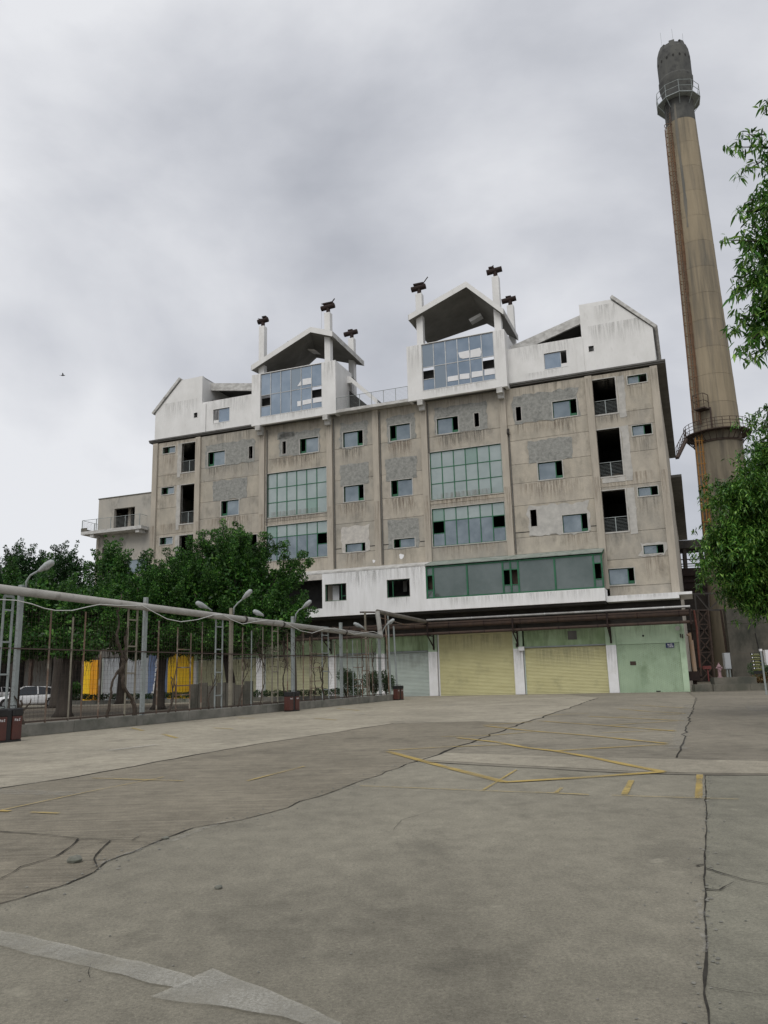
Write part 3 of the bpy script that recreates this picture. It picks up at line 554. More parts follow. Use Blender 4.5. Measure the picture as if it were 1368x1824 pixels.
# surrounds, frames, panes
def frame_bars(b, s0, s1, z0, z1, y, t=.05, d=.06):
    t = min(t, .05) if t < .09 else t
    b.box(s0, s1, y, y+d, z0, z0+t); b.box(s0, s1, y, y+d, z1-t, z1); b.box(s0, s0+t, y, y+d, z0+t, z1-t); b.box(s1-t, s1, y, y+d, z0+t, z1-t)
def surround(s0, s1, z0, z1, m_=None, t=.07, y=-.035, d=.30):
    b = MB(); b.box(s0-t, s1+t, y, y+d, z0-t, z0); b.box(s0-t, s1+t, y, y+d-.02, z1, z1+t*.7); b.box(s0-t, s0, y, y+d-.01, z0, z1); b.box(s1, s1+t, y, y+d-.01, z0, z1)
    return b
wall_rooms = []
for h in WIN:
    k, s0, s1, z0, z1, sd_, fr, gr = h
    if k == 'w':
        o = surround(s0, s1, z0, z1).build('window', M_TRIM, BLD)
        b = MB(); frame_bars(b, s0, s1, z0, z1, .12, .03)
        wd = s1-s0
        if sd_ == 'L': mx = s0+wd*fr; b.box(mx-.03, mx+.03, .11, .17, z0+.045, z1-.045); op = (s0+.045, mx-.03); cl = (mx+.03, s1-.045)
        else: mx = s1-wd*fr; b.box(mx-.03, mx+.03, .11, .17, z0+.045, z1-.045); op = (mx+.03, s1-.045); cl = (s0+.045, mx-.03)
        if z1-z0 > 1: b.box(op[0], op[1], .16, .20, z0+.045, z0+.24)
        b.build('frame', M_GREEN, o)
        p = MB(); a_ = rnd.uniform(-.012,.012); p.quad((cl[0],.15+a_,z0+.045),(cl[1],.15-a_,z0+.045),(cl[1],.15,z1-.045),(cl[0],.15,z1-.045)); p.build('pane', M_GL, o)
    elif k == 'slit':
        surround(s0, s1, z0, z1, t=.05).build('window_opening', M_TRIM, BLD)
    elif k == 'balc':
        surround(s0, s1, z0, z1, t=.10, y=-.03, d=.35).build('balcony_opening', M_TRIM, BLD)
        o = MB(); o.tube([(s0,.15,z0+1.05),(s1,.15,z0+1.05)], .025, 6)
        mxs = (s0+s1)/2
        o.box(mxs-.03, mxs+.03, .13, .17, z0, z0+1.05)
        for q in range(9): o.box(s0, s1, .145, .155, z0+.1+q*.1, z0+.112+q*.1)
        o.build('balcony_railing', M_STEEL, BLD)
        # fabric/rubbish bits inside are kept dark
    elif k in ('big3', 'big2'):
        o = surround(s0, s1, z0, z1, t=.06, y=-.05, d=.28).build('window', M_TRIM, BLD)
        n = 6; cwid = (s1-s0)/n; b = MB(); frame_bars(b, s0, s1, z0, z1, .06, .06)
        zs = [z0, z0+(z1-z0)/3, z0+2*(z1-z0)/3, z1] if k == 'big3' else [z0, z1-.98, z1]
        for i in range(1, n): b.box(s0+i*cwid-.035, s0+i*cwid+.035, .055, .12, z0+.06, z1-.06)
        for z in zs[1:-1]:
            for i in range(n): b.box(s0+i*cwid+.035, s0+(i+1)*cwid-.035, .06, .115, z-.03, z+.03)
        opens = []
        if k == 'big2': opens = [(5, 1.05, 1.75)] + ([(0, 1.0, 1.75)] if sd_ > 0 else [])
        for i, za, zb in opens: b.box(s0+i*cwid+.035, s0+(i+1)*cwid-.035, .06, .11, z0+za-.03, z0+za+.02)
        b.build('frame', M_GREEN, o)
        for i in range(n):
            for j in range(len(zs)-1):
                za, zb = zs[j], zs[j+1]; segs = [(za, zb)]
                for oi, oa, ob in opens:
                    if oi == i and j == 0: segs = [(za, z0+oa)]
                for sa, sb in segs:
                    p = MB(); t1, t2 = rnd.uniform(-.006,.006), rnd.uniform(-.006,.006)
                    p.quad((s0+i*cwid+.03,.09+t1,sa),(s0+(i+1)*cwid-.03,.09-t1,sa),(s0+(i+1)*cwid-.03,.09+t2,sb),(s0+i*cwid+.03,.09-t2,sb))
                    special = (k == 'big3' and ((sd_ > 0 and i == 3 and j == 2) or (sd_ < 0 and i == 4 and j == 0))) or (k == 'big2' and i == 0 and j == 1)
                    p.build('pane', M_GLC2 if special else (M_GLC if (k == 'big3' or j == 1) else M_GL), o)
# dark rooms behind the front: floor slabs and a back wall
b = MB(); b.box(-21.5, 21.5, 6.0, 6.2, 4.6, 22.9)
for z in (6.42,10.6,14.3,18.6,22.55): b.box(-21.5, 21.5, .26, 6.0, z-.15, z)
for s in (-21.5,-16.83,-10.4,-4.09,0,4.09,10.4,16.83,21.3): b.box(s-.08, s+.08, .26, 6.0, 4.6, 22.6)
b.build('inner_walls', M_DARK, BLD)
# depth of the building: side walls, rear block and its roof slabs
b = MB(); b.box(21.36, 21.58, .26, 27, 0, 22.7); b.box(-21.58,-21.36,.26,22,0,22.7); b.box(-21.5,21.5,21.8,22,0,22.7); b.build('side_wall', M_FAC[0], BLD)
b = MB(); b.box(-21.5, 21.45, 22.1, 59, 0, 19.0); b.build('rear_block', M_FAC[1], BLD)
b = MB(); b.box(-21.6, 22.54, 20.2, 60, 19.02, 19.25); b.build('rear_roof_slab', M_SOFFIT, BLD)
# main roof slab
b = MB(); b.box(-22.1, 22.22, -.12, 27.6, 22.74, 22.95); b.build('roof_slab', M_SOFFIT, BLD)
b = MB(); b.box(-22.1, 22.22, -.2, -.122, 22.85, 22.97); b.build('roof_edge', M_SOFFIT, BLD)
for s in (-10.40,-4.09,4.09,10.40):
    b = MB(); b.box(s-.22, s+.22, -.92, -.205, 22.12, 22.56); b.hexa([(s-.22,-.5,21.8),(s+.22,-.5,21.8),(s+.22,-.205,21.8),(s-.22,-.205,21.8)], [(s-.22,-.6,22.119),(s+.22,-.6,22.119),(s+.22,-.205,22.119),(s-.22,-.205,22.119)]); b.build('roof_bracket', M_EDGE, BLD)
# terrace slab edge between the gables (projecting)
b = MB(); b.box(-3.1, 3.1, -.86, -.13, 22.56, 22.80); b.build('terrace_slab', M_EDGE, BLD)
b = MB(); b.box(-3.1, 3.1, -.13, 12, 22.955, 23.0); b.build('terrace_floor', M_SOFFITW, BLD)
# rooftop pavilions at both ends
for k in (-1, 1):
    S = lambda v: k*v
    H = [(13.74,15.42,23.70,24.95), (17.04,17.41,24.50,24.93)] if k > 0 else [(-15.41,-13.74,23.70,24.95), (-17.43,-17.05,24.50,24.95)]
    lo, hi = sorted((S(11.0), S(16.58)))
    panel('wing_wall', lo, hi, 22.97, 25.80, H, M_WHITE, 0, .25)
    lo2, hi2 = sorted((S(16.60), S(21.60)))
    panel('pavilion_wall', lo2, hi2, 22.97, 25.55, H, M_WHITE, -.02, .25)
    pts = [(16.60,25.551),(21.60,25.551),(18.85,28.30),(16.60,28.33)]; pts = [(S(p[0]), p[1]) for p in pts]
    if k < 0: pts = pts[::-1]
    b = MB(); b.prism(pts, -.02, .25); b.build('gable_wall', M_WHITE, BLD)
    # shallow pilaster on the pavilion joint
    b = MB(); lo3, hi3 = sorted((S(16.62), S(17.0))) if k > 0 else (-17.0,-16.3)
    b = MB(); lo3, hi3 = sorted((S(16.15), S(16.66))); b.box(lo3, hi3, -.10, -.021, 22.98, 25.66); b.build('wall_pier', M_WHITE, BLD)
    # sloping coping slab on the outer edge
    q0, q1 = (S(21.78),25.44), (S(18.88),28.42); dxz = Vector((q1[0]-q0[0], 0, q1[1]-q0[1])).normalized(); nz_ = Vector((-dxz.z, 0, dxz.x))*(k)*-1
    if nz_.z < 0: nz_ = -nz_
    t_ = nz_*.22
    b = MB(); b.hexa([(q0[0],-.16,q0[1]),(q0[0],8,q0[1]),(q1[0],8,q1[1]),(q1[0],-.16,q1[1])], [(q0[0]+t_.x,-.16,q0[1]+t_.z),(q0[0]+t_.x,8,q0[1]+t_.z),(q1[0]+t_.x,8,q1[1]+t_.z),(q1[0]+t_.x,-.16,q1[1]+t_.z)]); b.build('coping', M_EDGE, BLD)
    # flanks and rear
    b = MB(); 
    lo4, hi4 = sorted((S(16.60), S(16.80))); b.box(lo4, hi4, .251, 1.5, 22.97, 28.30); b.box(lo4, hi4, 2.3, 8, 22.97, 28.30); b.box(lo4, hi4, 1.5, 2.3, 26.6, 28.30); b.build('flank_wall', M_WHITE, BLD)
    lo5, hi5 = sorted((S(21.40), S(21.60))); b = MB(); b.box(lo5, hi5, .251, 8, 22.97, 25.4); b.build('flank_wall', M_WHITE, BLD)
    b = MB(); lo6, hi6 = sorted((S(16.6), S(18.85))); b.box(lo6, hi6, .251, 8, 28.2, 28.30); b.box(*sorted((S(16.6),S(21.6))), 7.8, 8, 22.97, 25.5); b.build('pavilion_roof', M_WHITE, BLD)
    # long sloping roof beam of the wing, set back, open below
    za, zb = (27.45, 28.15) if k > 0 else (27.40, 28.10); zc, zd = (25.75, 26.55) if k > 0 else (26.45, 27.15); xi = 10.9 if k > 0 else 10.9
    p0 = [(S(16.59),za),(S(16.59),zb),(S(xi),zd),(S(xi),zc)]
    if k < 0: p0 = p0[::-1]
    b = MB(); b.prism(p0, 1.3, 1.5); b.build('wing_beam', M_EDGE, BLD)
    p1 = [(S(16.59),za+.35),(S(16.59),zb-.1),(S(xi),zd-.1),(S(xi),zc+.35)]
    if k < 0: p1 = p1[::-1]
    b = MB(); b.prism(p1, 1.501, 9); b.build('wing_roof', M_SOFFIT, BLD)
    b = MB(); b.box(lo, hi, 8.8, 9.0, 22.97, 26.3); b.box(lo, hi, .26, 8.8, 22.98, 23.1); b.build('wing_room', M_DARK, BLD)
    for h in H:
        if h[1]-h[0] < 1: surround(*h, t=.03, y=-.03 if abs(h[0]) > 16.6 else -.01, d=.3).build('window_opening', M_WHITE, BLD); continue
        o = surround(*h, t=.04, y=-.02, d=.2).build('window', M_WHITE, BLD)
        b = MB(); frame_bars(b, *h, .08, .035)
        mx = h[1]-.46 if k > 0 else h[0]+.52; zt = h[2]+.28
        b.box(mx-.02, mx+.02, .08, .13, h[2]+.035, h[3]-.035); b.build('frame', M_ALU, o)
        p = MB(); a_, c_ = (h[0]+.03, mx-.02) if k > 0 else (mx+.02, h[1]-.03); p.quad((a_,.1,h[2]),(c_,.1,h[2]),(c_,.1,h[3]),(a_,.1,h[3])); p.build('pane', M_GLB, o)
        p = MB(); a_, c_ = (mx, h[1]) if k > 0 else (h[0], mx); p.box(a_, c_, .07, .12, h[2], zt); p.build('panel', M_WHITE, o)
# glazed boxes under the gable roofs
YB = -.85
for k in (-1, 1):
    lo, hi = (3.12, 11.02) if k > 0 else (-11.02,-3.12); g0, g1 = (4.37,10.16) if k > 0 else (-10.16,-4.37)
    panel('box_wall', lo, hi, 22.55, 27.14, [(g0,g1,23.24,27.08)], M_WHITE, YB, YB+.28)
    b = MB(); b.box(lo, lo+.25, YB+.281, 2.5, 22.55, 27.14); b.build('box_flank', M_WHITE, BLD); b = MB(); b.box(hi-.25, hi, YB+.281, 2.5, 22.55, 27.14); b.build('box_flank', M_WHITE, BLD)
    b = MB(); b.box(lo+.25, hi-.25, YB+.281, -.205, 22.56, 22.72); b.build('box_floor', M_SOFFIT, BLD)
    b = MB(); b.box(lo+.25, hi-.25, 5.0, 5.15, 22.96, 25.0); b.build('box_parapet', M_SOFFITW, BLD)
    o = surround(g0, g1, 23.24, 27.08, t=.03, y=YB-.02, d=.2).build('window', M_WHITE, BLD)
    n = 6; cwid = (g1-g0)/n; b = MB(); frame_bars(b, g0, g1, 23.24, 27.08, YB+.05, .05)
    for i in range(1, n): b.box(g0+i*cwid-.03, g0+i*cwid+.03, YB+.04, YB+.12, 23.29, 27.03)
    for i in range(n): b.box(g0+i*cwid+.03, g0+(i+1)*cwid-.03, YB+.05, YB+.11, 25.13, 25.18)
    for i in (0, 5): b.box(g0+i*cwid+.03, g0+(i+1)*cwid-.03, YB+.05, YB+.11, 24.13, 24.18)
    b.build('frame', M_ALU, o)
    for i in range(n):
        for j, (za, zb) in enumerate([(23.29,25.13),(25.18,27.03)]):
            if j == 0 and i in (0, 5): zb = 24.13
            t1, t2 = rnd.uniform(-.008,.008), rnd.uniform(-.008,.008)
            p = MB(); p.quad((g0+i*cwid+.03,YB+.08+t1,za),(g0+(i+1)*cwid-.03,YB+.08-t1,za),(g0+(i+1)*cwid-.03,YB+.08+t2,zb),(g0+i*cwid+.03,YB+.08-t2,zb))
            grey = (k > 0 and (i, j) in ((0,1),(1,0))) or (k < 0 and (i, j) == (3,1))
            p.build('pane', M_GLB2 if grey else M_GLB, o)
    # solid near-black block added so the open panes read as an unlit room
    b = MB(); b.box(g0-.3, g1+.3, -.19, 2.3, 22.96, 25.12); b.build('box_dark_block', M_DARK, BLD)
# bright notices / torn sheets stuck on the box glazing
def sheet(pts, y=YB+.045):
    b = MB(); b.poly([(p[0], y, p[1]) for p in pts]); b.build('torn_sheet', M_WCOL, BLD)
def LW(px, py, y): # pixel -> facade plane at depth y (local)
    A, B = FWD(0, y), FWD(1, y); P = onwall(px, py, A, B); s = (P.x-FO.x)*math.cos(FA)-(P.y-FO.y)*math.sin(FA); return (s, P.z)
sheet([LW(560+a/3.42, 460+c/3.42, YB+.045) for a, c in [(876,575),(945,560),(945,605),(905,612),(885,605)]])
sheet([LW(560+a/3.42, 460+c/3.42, YB+.045) for a, c in [(950,560),(1010,545),(1017,570),(1012,598),(950,606)]])
for x0, x1, y0, y1, y2, y3 in [(812,876,722,712,742,752),(885,945,706,700,732,738),(958,1026,692,684,716,728),(1036,1100,680,672,704,714)]:
    sheet([LW(560+a/3.42, 460+c/3.42, YB+.045) for a, c in [(x0,y3),(x1,y2),(x1,y1),(x0,y0)]])
sheet([LW(240+a/3.42, 560+c/3.42, YB+.045) for a, c in [(990,438),(1016,398),(1016,432)]]); sheet([LW(240+a/3.42, 560+c/3.42, YB+.045) for a, c in [(1022,432),(1022,394),(1078,385),(1078,422)]])
for x0, x1, y0, y1, y2, y3 in [(990,1016,530,526,556,560),(1022,1078,524,514,540,552),(1086,1142,512,504,530,540)]:
    sheet([LW(240+a/3.42, 560+c/3.42, YB+.045) for a, c in [(x0,y3),(x1,y2),(x1,y1),(x0,y0)]])
# gable roofs: folded slabs
def folded(name, F, Bk, th=.42):
    # F, Bk: three (s,y,z) points of the lower surface at front and back
    for i in (0, 1):
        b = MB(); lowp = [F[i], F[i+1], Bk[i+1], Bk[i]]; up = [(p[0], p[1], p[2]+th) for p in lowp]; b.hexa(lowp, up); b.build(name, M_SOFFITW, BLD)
    for i in (0, 1):
        a, c = Vector(F[i]), Vector(F[i+1]); e_ = .03
        b = MB(); b.hexa([a+Vector((0,-e_-.001,-e_)), c+Vector((0,-e_-.001,-e_)), c+Vector((0,-.002,-e_)), a+Vector((0,-.002,-e_))], [a+Vector((0,-e_-.001,th+e_)), c+Vector((0,-e_-.001,th+e_)), c+Vector((0,-.002,th+e_)), a+Vector((0,-.002,th+e_))]); b.build('roof_fascia', M_WHITE if i == 0 else M_WHITE, BLD)
    for i, sg in ((0,-1),(2,1)):
        a, c = Vector(F[i]), Vector(Bk[i]); x0, x1 = (.002*sg, .04*sg)
        b = MB(); lo_ = [a+Vector((x0,-.03,-.02)), a+Vector((x1,-.03,-.02)), c+Vector((x1,0,-.02)), c+Vector((x0,0,-.02))]; b.hexa(lo_, [p+Vector((0,0,th+.04)) for p in lo_]); b.build('roof_fascia', M_EDGE, BLD)
YF = -.72
folded('gable_roof', [(3.36,YF,29.45),(8.22,YF,31.30),(11.02,YF,28.42)], [(3.30,4.6,29.55),(8.50,4.6,30.40),(11.02,4.6,28.42)])
folded('gable_roof', [(-11.13,YF,27.68),(-5.42,YF,30.12),(-3.42,YF,29.36)], [(-11.13,5.5,28.4),(-7.90,5.5,30.62),(-3.2,5.5,29.0)])
# skylight boxes hanging from the soffits
for pts in ([LW(560+a/3.42,460+c/3.42,2.0) for a, c in [(942,375),(1012,337),(1020,352),(952,392)]], [LW(240+a/3.42,560+c/3.42,2.0) for a, c in [(1050,212),(1095,214),(1120,232),(1075,228)]]):
    b = MB(); b.prism(pts, 1.9, 2.5); b.build('skylight_box', M_WHITE, BLD)
# chimney posts with rusted T pipes
def tpost(s, y, ztop, zb, cap, k):
    b = MB(); b.box(s-.27, s+.27, y-.27, y+.27, zb, ztop); b.build('vent_post', M_WHITE, BLD, bevel=.03)
    o = MB(); o.tube([(s,y,ztop),(s,y,ztop+.55)], .17, 12); o.tube([(s-cap/2-.05*k, y-.05, ztop+.58-.06), (s+cap/2, y+.05, ztop+.66)], .22, 12)
    t = o.build('vent_pipe', M_RUSTD, BLD)
    f = MB()
    if k == 0: f.bar((s-.5,y,ztop+.88),(s-.2,y,ztop+.80),.05); f.box(s-.05,s+.35,y-.15,y+.15,ztop+.86,ztop+.96)
    elif k == 1: f.bar((s-.6,y,ztop+1.02),(s-.35,y,ztop+.85),.07); f.bar((s+.3,y,ztop+.9),(s+.62,y,ztop+1.25),.07); f.box(s-.45,s+.45,y-.14,y+.14,ztop+.86,ztop+.98)
    elif k == 2: f.box(s-.45,s+.4,y-.16,y+.16,ztop+.84,ztop+.97); f.bar((s+.35,y,ztop+.9),(s+.78,y,ztop+1.4),.06)
    elif k == 3: f.box(s-.5,s-.1,y-.15,y+.15,ztop+.82,ztop+.95); f.bar((s-.3,y,ztop+.9),(s-.12,y,ztop+1.08),.06)
    else: f.box(s-.35,s+.1,y-.12,y+.12,ztop+.82,ztop+.92)
    f.build('flange', M_RUSTD, t)
tpost(-10.44, 0, 31.85, 27.0, .95, 0); tpost(-4.1, 0, 31.85, 27.0, 1.15, 1); tpost(4.1, 0, 31.85, 27.0, 1.1, 2); tpost(10.44, 0, 31.95, 27.0, 1.05, 3)
tpost(-4.0, 4.75, 31.45, 23, 1.05, 4); tpost(10.55, 4.75, 31.65, 23, 1.0, 4)
# lightning wire on left gable, perched bird comes later
b = MB(); b.tube([(-5.0,.5,30.6),(-4.95,.5,33.2)], .012, 4); b.build('lightning_rod', M_ALU, BLD)
# sloping stair hood behind the left box
b = MB()
zt = [(-3.75,26.60),(-2.85,26.53),(-.42,24.08),(-.42,23.65),(-2.72,25.93),(-3.18,25.95),(-3.18,22.97),(-3.75,22.97)]
b.prism(zt[::-1], 1.5, 1.75); b.build('stair_hood', M_WHITE, BLD)
b = MB(); b.hexa([(-2.85,1.76,26.35),(-.42,1.76,23.9),(-.42,5,23.9),(-2.85,5,26.35)],[(-2.85,1.76,26.52),(-.42,1.76,24.07),(-.42,5,24.07),(-2.85,5,26.52)]); b.build('stair_roof', M_SOFFIT, BLD)
b = MB(); b.poly([(-3.1,1.9,25.4),(-3.1,1.9,22.98),(-1.0,1.9,22.98),(-1.0,1.9,23.4)]); b.build('stair_opening', M_DARK, BLD); b = MB(); b.prism([(-3.75,26.6),(-2.9,26.6),(-3.75,27.6)],3,3.2); b.build('stair_gable', M_DARK, BLD)
b = MB(); b.box(-2.9, 3.0, 6.0, 6.2, 22.97, 25.35); b.build('rear_parapet', M_EDGE, BLD)
# terrace railing
for (a, c, y, nposts) in [(-3.1, 3.1, -.80, 7)]:
    b = MB(); b.tube([(a,y,23.84),(c,y,23.84)], .022, 6)
    for i in range(nposts): s = a+(c-a)*i/(nposts-1); b.box(s-.018, s+.018, y-.018, y+.018, 22.80, 23.84)
    for q in range(9): b.box(a, c, y-.005, y+.005, 22.88+q*.105, 22.888+q*.105)
    b.build('terrace_railing', M_STEEL, BLD)

# ---- first floor belt: white parapet, glazed bay, sloping top
YP = -1.8
BH = [(-3.80,-2.05,7.23,8.51),(1.29,3.07,7.21,8.51)]
panel('belt_wall', -4.06, 4.33, 6.07, 9.40, BH, M_WHITE_BELT, YP, YP+.25)
panel('belt_parapet', 4.33, 16.92, 6.07, 6.93, [], M_WHITE_BELT, YP, YP+.25)
b = MB(); b.box(16.67,16.92,YP+.251,-.01,6.07,6.93); b.build('belt_return', M_WHITE_BELT, BLD)
panel('belt_parapet', -16.92,-4.06, 6.07, 6.70, [], M_WHITE_BELT, YP, YP+.25)
b = MB(); b.box(-16.92,-4.06,YP,YP+.25,8.92,9.40); b.build('lintel_beam', M_PATCHL, BLD)
b = MB(); b.box(-21.6,16.9,YP+.26,-.01,5.9,6.06); b.build('belt_soffit', M_DARKC, BLD)
for s in (-16.8,-12.6,-8.3): b = MB(); b.box(s-.12,s+.12,YP+.02,YP+.22,6.70,8.92); b.build('belt_mullion', M_WHITE_BELT, BLD)
# second stretch towards the right corner
panel('corner_slab', 16.93, 21.55, 6.02, 6.41, [], M_WHITE_BELT, -1.2, -.01)
b = MB(); b.box(16.93, 21.55, -1.2, -1.0, 6.42, 6.80); b.f = b.f; 
b = MB(); b.box(21.552, 22.36, -1.2, 3.0, 6.24, 6.41); b.build('corner_canopy', M_WHITE_BELT, BLD)
b = MB(); b.box(-22.36,-16.93,-1.2,-.01,6.02,6.41); b.build('corner_slab', M_WHITE_BELT, BLD)
# white sloping top left of the bay and green glass roof over the bay
b = MB(); b.hexa([(-16.9,YP-.02,9.36),(4.30,YP-.02,9.36),(4.30,-.01,9.80),(-16.9,-.01,9.80)],[(-16.9,YP-.02,9.47),(4.30,YP-.02,9.47),(4.30,-.01,9.91),(-16.9,-.01,9.91)]); b.build('belt_top', M_EDGE, BLD)
M_GROOF = mat('dusty_green_roof', (.19,.235,.20), (.30,.32,.29), 1.2, (1,1,1), .6, c3=(.12,.14,.12), s3=2)
b = MB(); n = 6
for i in range(n):
    a, c = 4.31+(16.98-4.31)*i/n, 4.31+(16.98-4.31)*(i+1)/n-.02
    b = MB(); b.hexa([(a,YP-.12,9.32),(c,YP-.12,9.32),(c,-.01,9.85),(a,-.01,9.85)],[(a,YP-.12,9.37),(c,YP-.12,9.37),(c,-.01,9.90),(a,-.01,9.90)]); b.build('roof_panel', M_GROOF, BLD)
bay = surround(4.36, 16.90, 6.94, 9.26, t=.02, y=YP+.03, d=.1).build('window', M_GREEN, BLD)
b = MB(); frame_bars(b, 4.36, 16.90, 6.94, 9.26, YP+.02, .09, .12)
mull = [4.90,7.45,10.06,10.62,11.16,13.70,16.32]
for s in mull: b.box(s-.06, s+.06, YP+.02, YP+.14, 7.0, 9.2)
for a, c in ((4.45,4.84),(10.12,10.56),(10.68,11.10),(16.38,16.81)):
    b.box(a, c, YP+.03, YP+.11, 8.60, 8.66); b.box(a, c, YP+.03, YP+.11, 7.52, 7.58)
b.build('frame', M_GREEN, bay)
edges = [4.36]+mull+[16.90]
for a, c in zip(edges[:-1], edges[1:]):
    nar = c-a < .7
    for za, zb in (((6.98,7.52),(8.66,9.2)) if nar else ((6.98,9.2),)):
        p = MB(); t1 = rnd.uniform(-.01,.01); p.quad((a+.05,YP+.08+t1,za),(c-.05,YP+.08-t1,za),(c-.05,YP+.08,zb),(a+.05,YP+.08,zb)); p.build('pane', M_GLD, bay)
for a, c in ((4.45,4.84),(10.68,11.10)):
    p = MB(); p.box(a, c, YP+.5, YP+.52, 7.55, 8.62); p.build('board', M_RUST, bay)
p = MB(); p.quad((16.88,YP+.1,6.95),(16.88,-.02,6.95),(16.88,-.02,9.7),(16.88,YP+.1,9.25)); p.build('pane', M_GLD, bay)
b = MB(); b.bar((16.9,YP+.1,9.2),(16.9,-.05,9.75),.08); b.bar((16.9,-.06,6.95),(16.9,-.06,9.7),.10); b.build('side_frame', M_GREEN, bay)
for h in BH:
    o = surround(*h, t=.03, y=YP-.01, d=.3).build('window', M_TRIM, BLD)
    b = MB(); frame_bars(b, *h, YP+.12, .04); q = h[0]+(1.32 if h[0] < 0 else .42); b.box(q-.025, q+.025, YP+.11, YP+.17, h[2], h[3]); b.build('frame', M_GREEN, o)
    if h[0] < 0: p = MB(); p.box(h[0]+.2, h[0]+.75, YP+.9, YP+.95, h[2]-.3, h[3]-.02); p.build('board', M_WCOL, o); b2 = MB(); b2.box(q, h[1]-.05, YP+.12, YP+.16, 7.55, 7.6); b2.build('rail', M_GREEN, o)
    else: p = MB(); p.box(h[0]+.8, h[0]+1.1, YP+1.3, YP+1.35, h[2]+.5, h[3]); p.build('board', M_SOFFITW, o)
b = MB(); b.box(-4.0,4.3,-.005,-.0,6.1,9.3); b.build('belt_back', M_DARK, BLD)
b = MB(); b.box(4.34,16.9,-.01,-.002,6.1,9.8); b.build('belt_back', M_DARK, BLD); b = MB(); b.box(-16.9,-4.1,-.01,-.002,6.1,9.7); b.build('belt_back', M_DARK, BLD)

# ---- ground floor
# dark recess above the shutters
b = MB(); b.box(-28.4, 21.6, .02, .25, 4.45, 6.42); b.box(-21.5,21.5,0,.02,4.46,5.9); b.build('upper_band', M_DARKC, BLD)
def green(s0, s1, z0, z1, m_=M_GPAINT2, y=0.0): b = MB(); b.box(s0, s1, y, y+.22, z0, z1); return b.build('green_wall', m_, BLD)
for s0, s1, zt in [(.35,3.80,3.19),(10.90,16.57,3.17),(-3.80,-.35,3.19),(-10.1,-4.5,3.19),(-16.5,-10.9,3.19)]: green(s0, s1, zt+.12, 4.45, y=.05)
for s in (4.10,10.47,16.86,-.05,-4.10,-10.47,-16.86):
    wd = .33 if s else .3
    b = MB(); b.box(s-wd, s+wd, -.16, .2, 0, 3.18); b.build('column', M_WCOL, BLD, bevel=.02)
    green(s-wd, s+wd, 3.185, 4.45, M_GPAINT, -.14)
green(17.20, 21.25, 3.19, 4.45, M_GPAINT, .02); green(21.24, 21.62, 0, 4.45, M_GPAINT, -.10)
# brick infill painted green: every course with real joints
bricks = MB(); zc = .0; r = 0
while zc < 3.16:
    x = 17.20-(.12 if r % 2 else 0)
    while x < 21.22:
        a, c = max(17.20, x), min(21.23, x+.235)
        if c-a > .04: bricks.box(a, c-.008, .012+rnd.uniform(-.004,.004), .12, zc, min(3.17, zc+.054))
        x += .245
    zc += .072; r += 1
bo = bricks.build('brick_courses', M_GPAINT, BLD, stuff=True)
b = MB(); b.box(17.2, 21.24, .06, .2, 0, 3.17); b.build('mortar', M_GPAINT2, BLD)
# rolling shutters made of curved slats
def shutter(s0, s1, zt, m_, pitch=.098, y=.12):
    o = MB(); o.box(s0-.03, s0+.05, y-.08, y+.02, 0, zt); o.box(s1-.05, s1+.03, y-.08, y+.02, 0, zt); o.box(s0+.05, s1-.05, y+.05, y+.10, zt-.1, zt+.05); g_ = o.build('rolling_shutter', M_WCOL if zt > 4 else M_SHG, BLD)
    sl = MB(); n_ = int(zt/pitch); sl.box(s0+.05, s1-.05, y-.03, y, 0, .08)
    for i in range(n_):
        z = .08+i*(zt-.08)/n_; h_ = (zt-.08)/n_
        pr = [(0,y+.012),(.30,y-.022),(.72,y-.022),(1,y+.012)]
        for (u0, y0), (u1, y1) in zip(pr[:-1], pr[1:]): sl.quad((s0+.05,y0,z+u0*h_),(s1-.05,y0,z+u0*h_),(s1-.05,y1,z+u1*h_),(s0+.05,y1,z+u1*h_))
    sl.build('slats', m_, g_)
    return g_
shutter(4.50, 10.13, 4.42, M_SHY); shutter(10.86, 16.55, 3.19, M_SHY); shutter(.38, 3.78, 3.2, M_SHG); shutter(-3.78,-.40, 3.2, M_SHG); shutter(-10.1,-4.46, 3.2, M_SHK); shutter(-16.5,-10.85, 3.2, M_SHK)
shutter(-26.35,-21.45,3.7,M_SHGR)
for a, c in ((.36,3.80),(-3.8,-.36),(10.9,16.55)): b = MB(); b.box(a,c,-.02,.1,3.2,3.29); b.build("shutter_lintel", M_STEEL, BLD)
# far left shop fronts
b = MB()
for i in range(8): b.box(-19.2+i*.31, -19.2+i*.31+.27, -.32, -.12, 0, 4.05)
b.build('yellow_cladding', M_YEL, BLD)
b = MB(); b.box(-19.2,-16.72,-.119,.2,0,4.02); b.build('yellow_backing', M_ORG, BLD)
b = MB(); b.box(-28.1,-27.55,-.5,-.1,0,3.6); b.box(-27.53,-27.2,-.5,-.1,0,3.6); b.build('yellow_pier', M_YEL, BLD)
b = MB(); b.box(-27.18,-26.9,-.46,-.1,0,3.55); b.box(-26.88,-26.5,-.42,-.1,0,3.55); b.build('orange_pier', M_ORG, BLD)
b = MB(); b.box(-28.4,-28.12,-.3,.1,0,3.7); b.build('brown_pier', M_RUST, BLD)
b = MB(); b.box(-21.4,-19.22,-.05,.2,0,3.8); b.build('mural_wall', M_BLUE, BLD)
L = MB(); cx = -20.6
L.prism([(cx-.38,.55),(cx+.5,.55),(cx+.5,.75),(cx-.38,.75)], -.06,-.051); L.prism([(cx-.25,.76),(cx+.36,.76),(cx+.36,1.35),(cx-.25,1.35)], -.06,-.051); L.prism([(cx-.16,1.36),(cx+.26,1.36),(cx+.15,3.0),(cx-.05,3.0)], -.06,-.051)
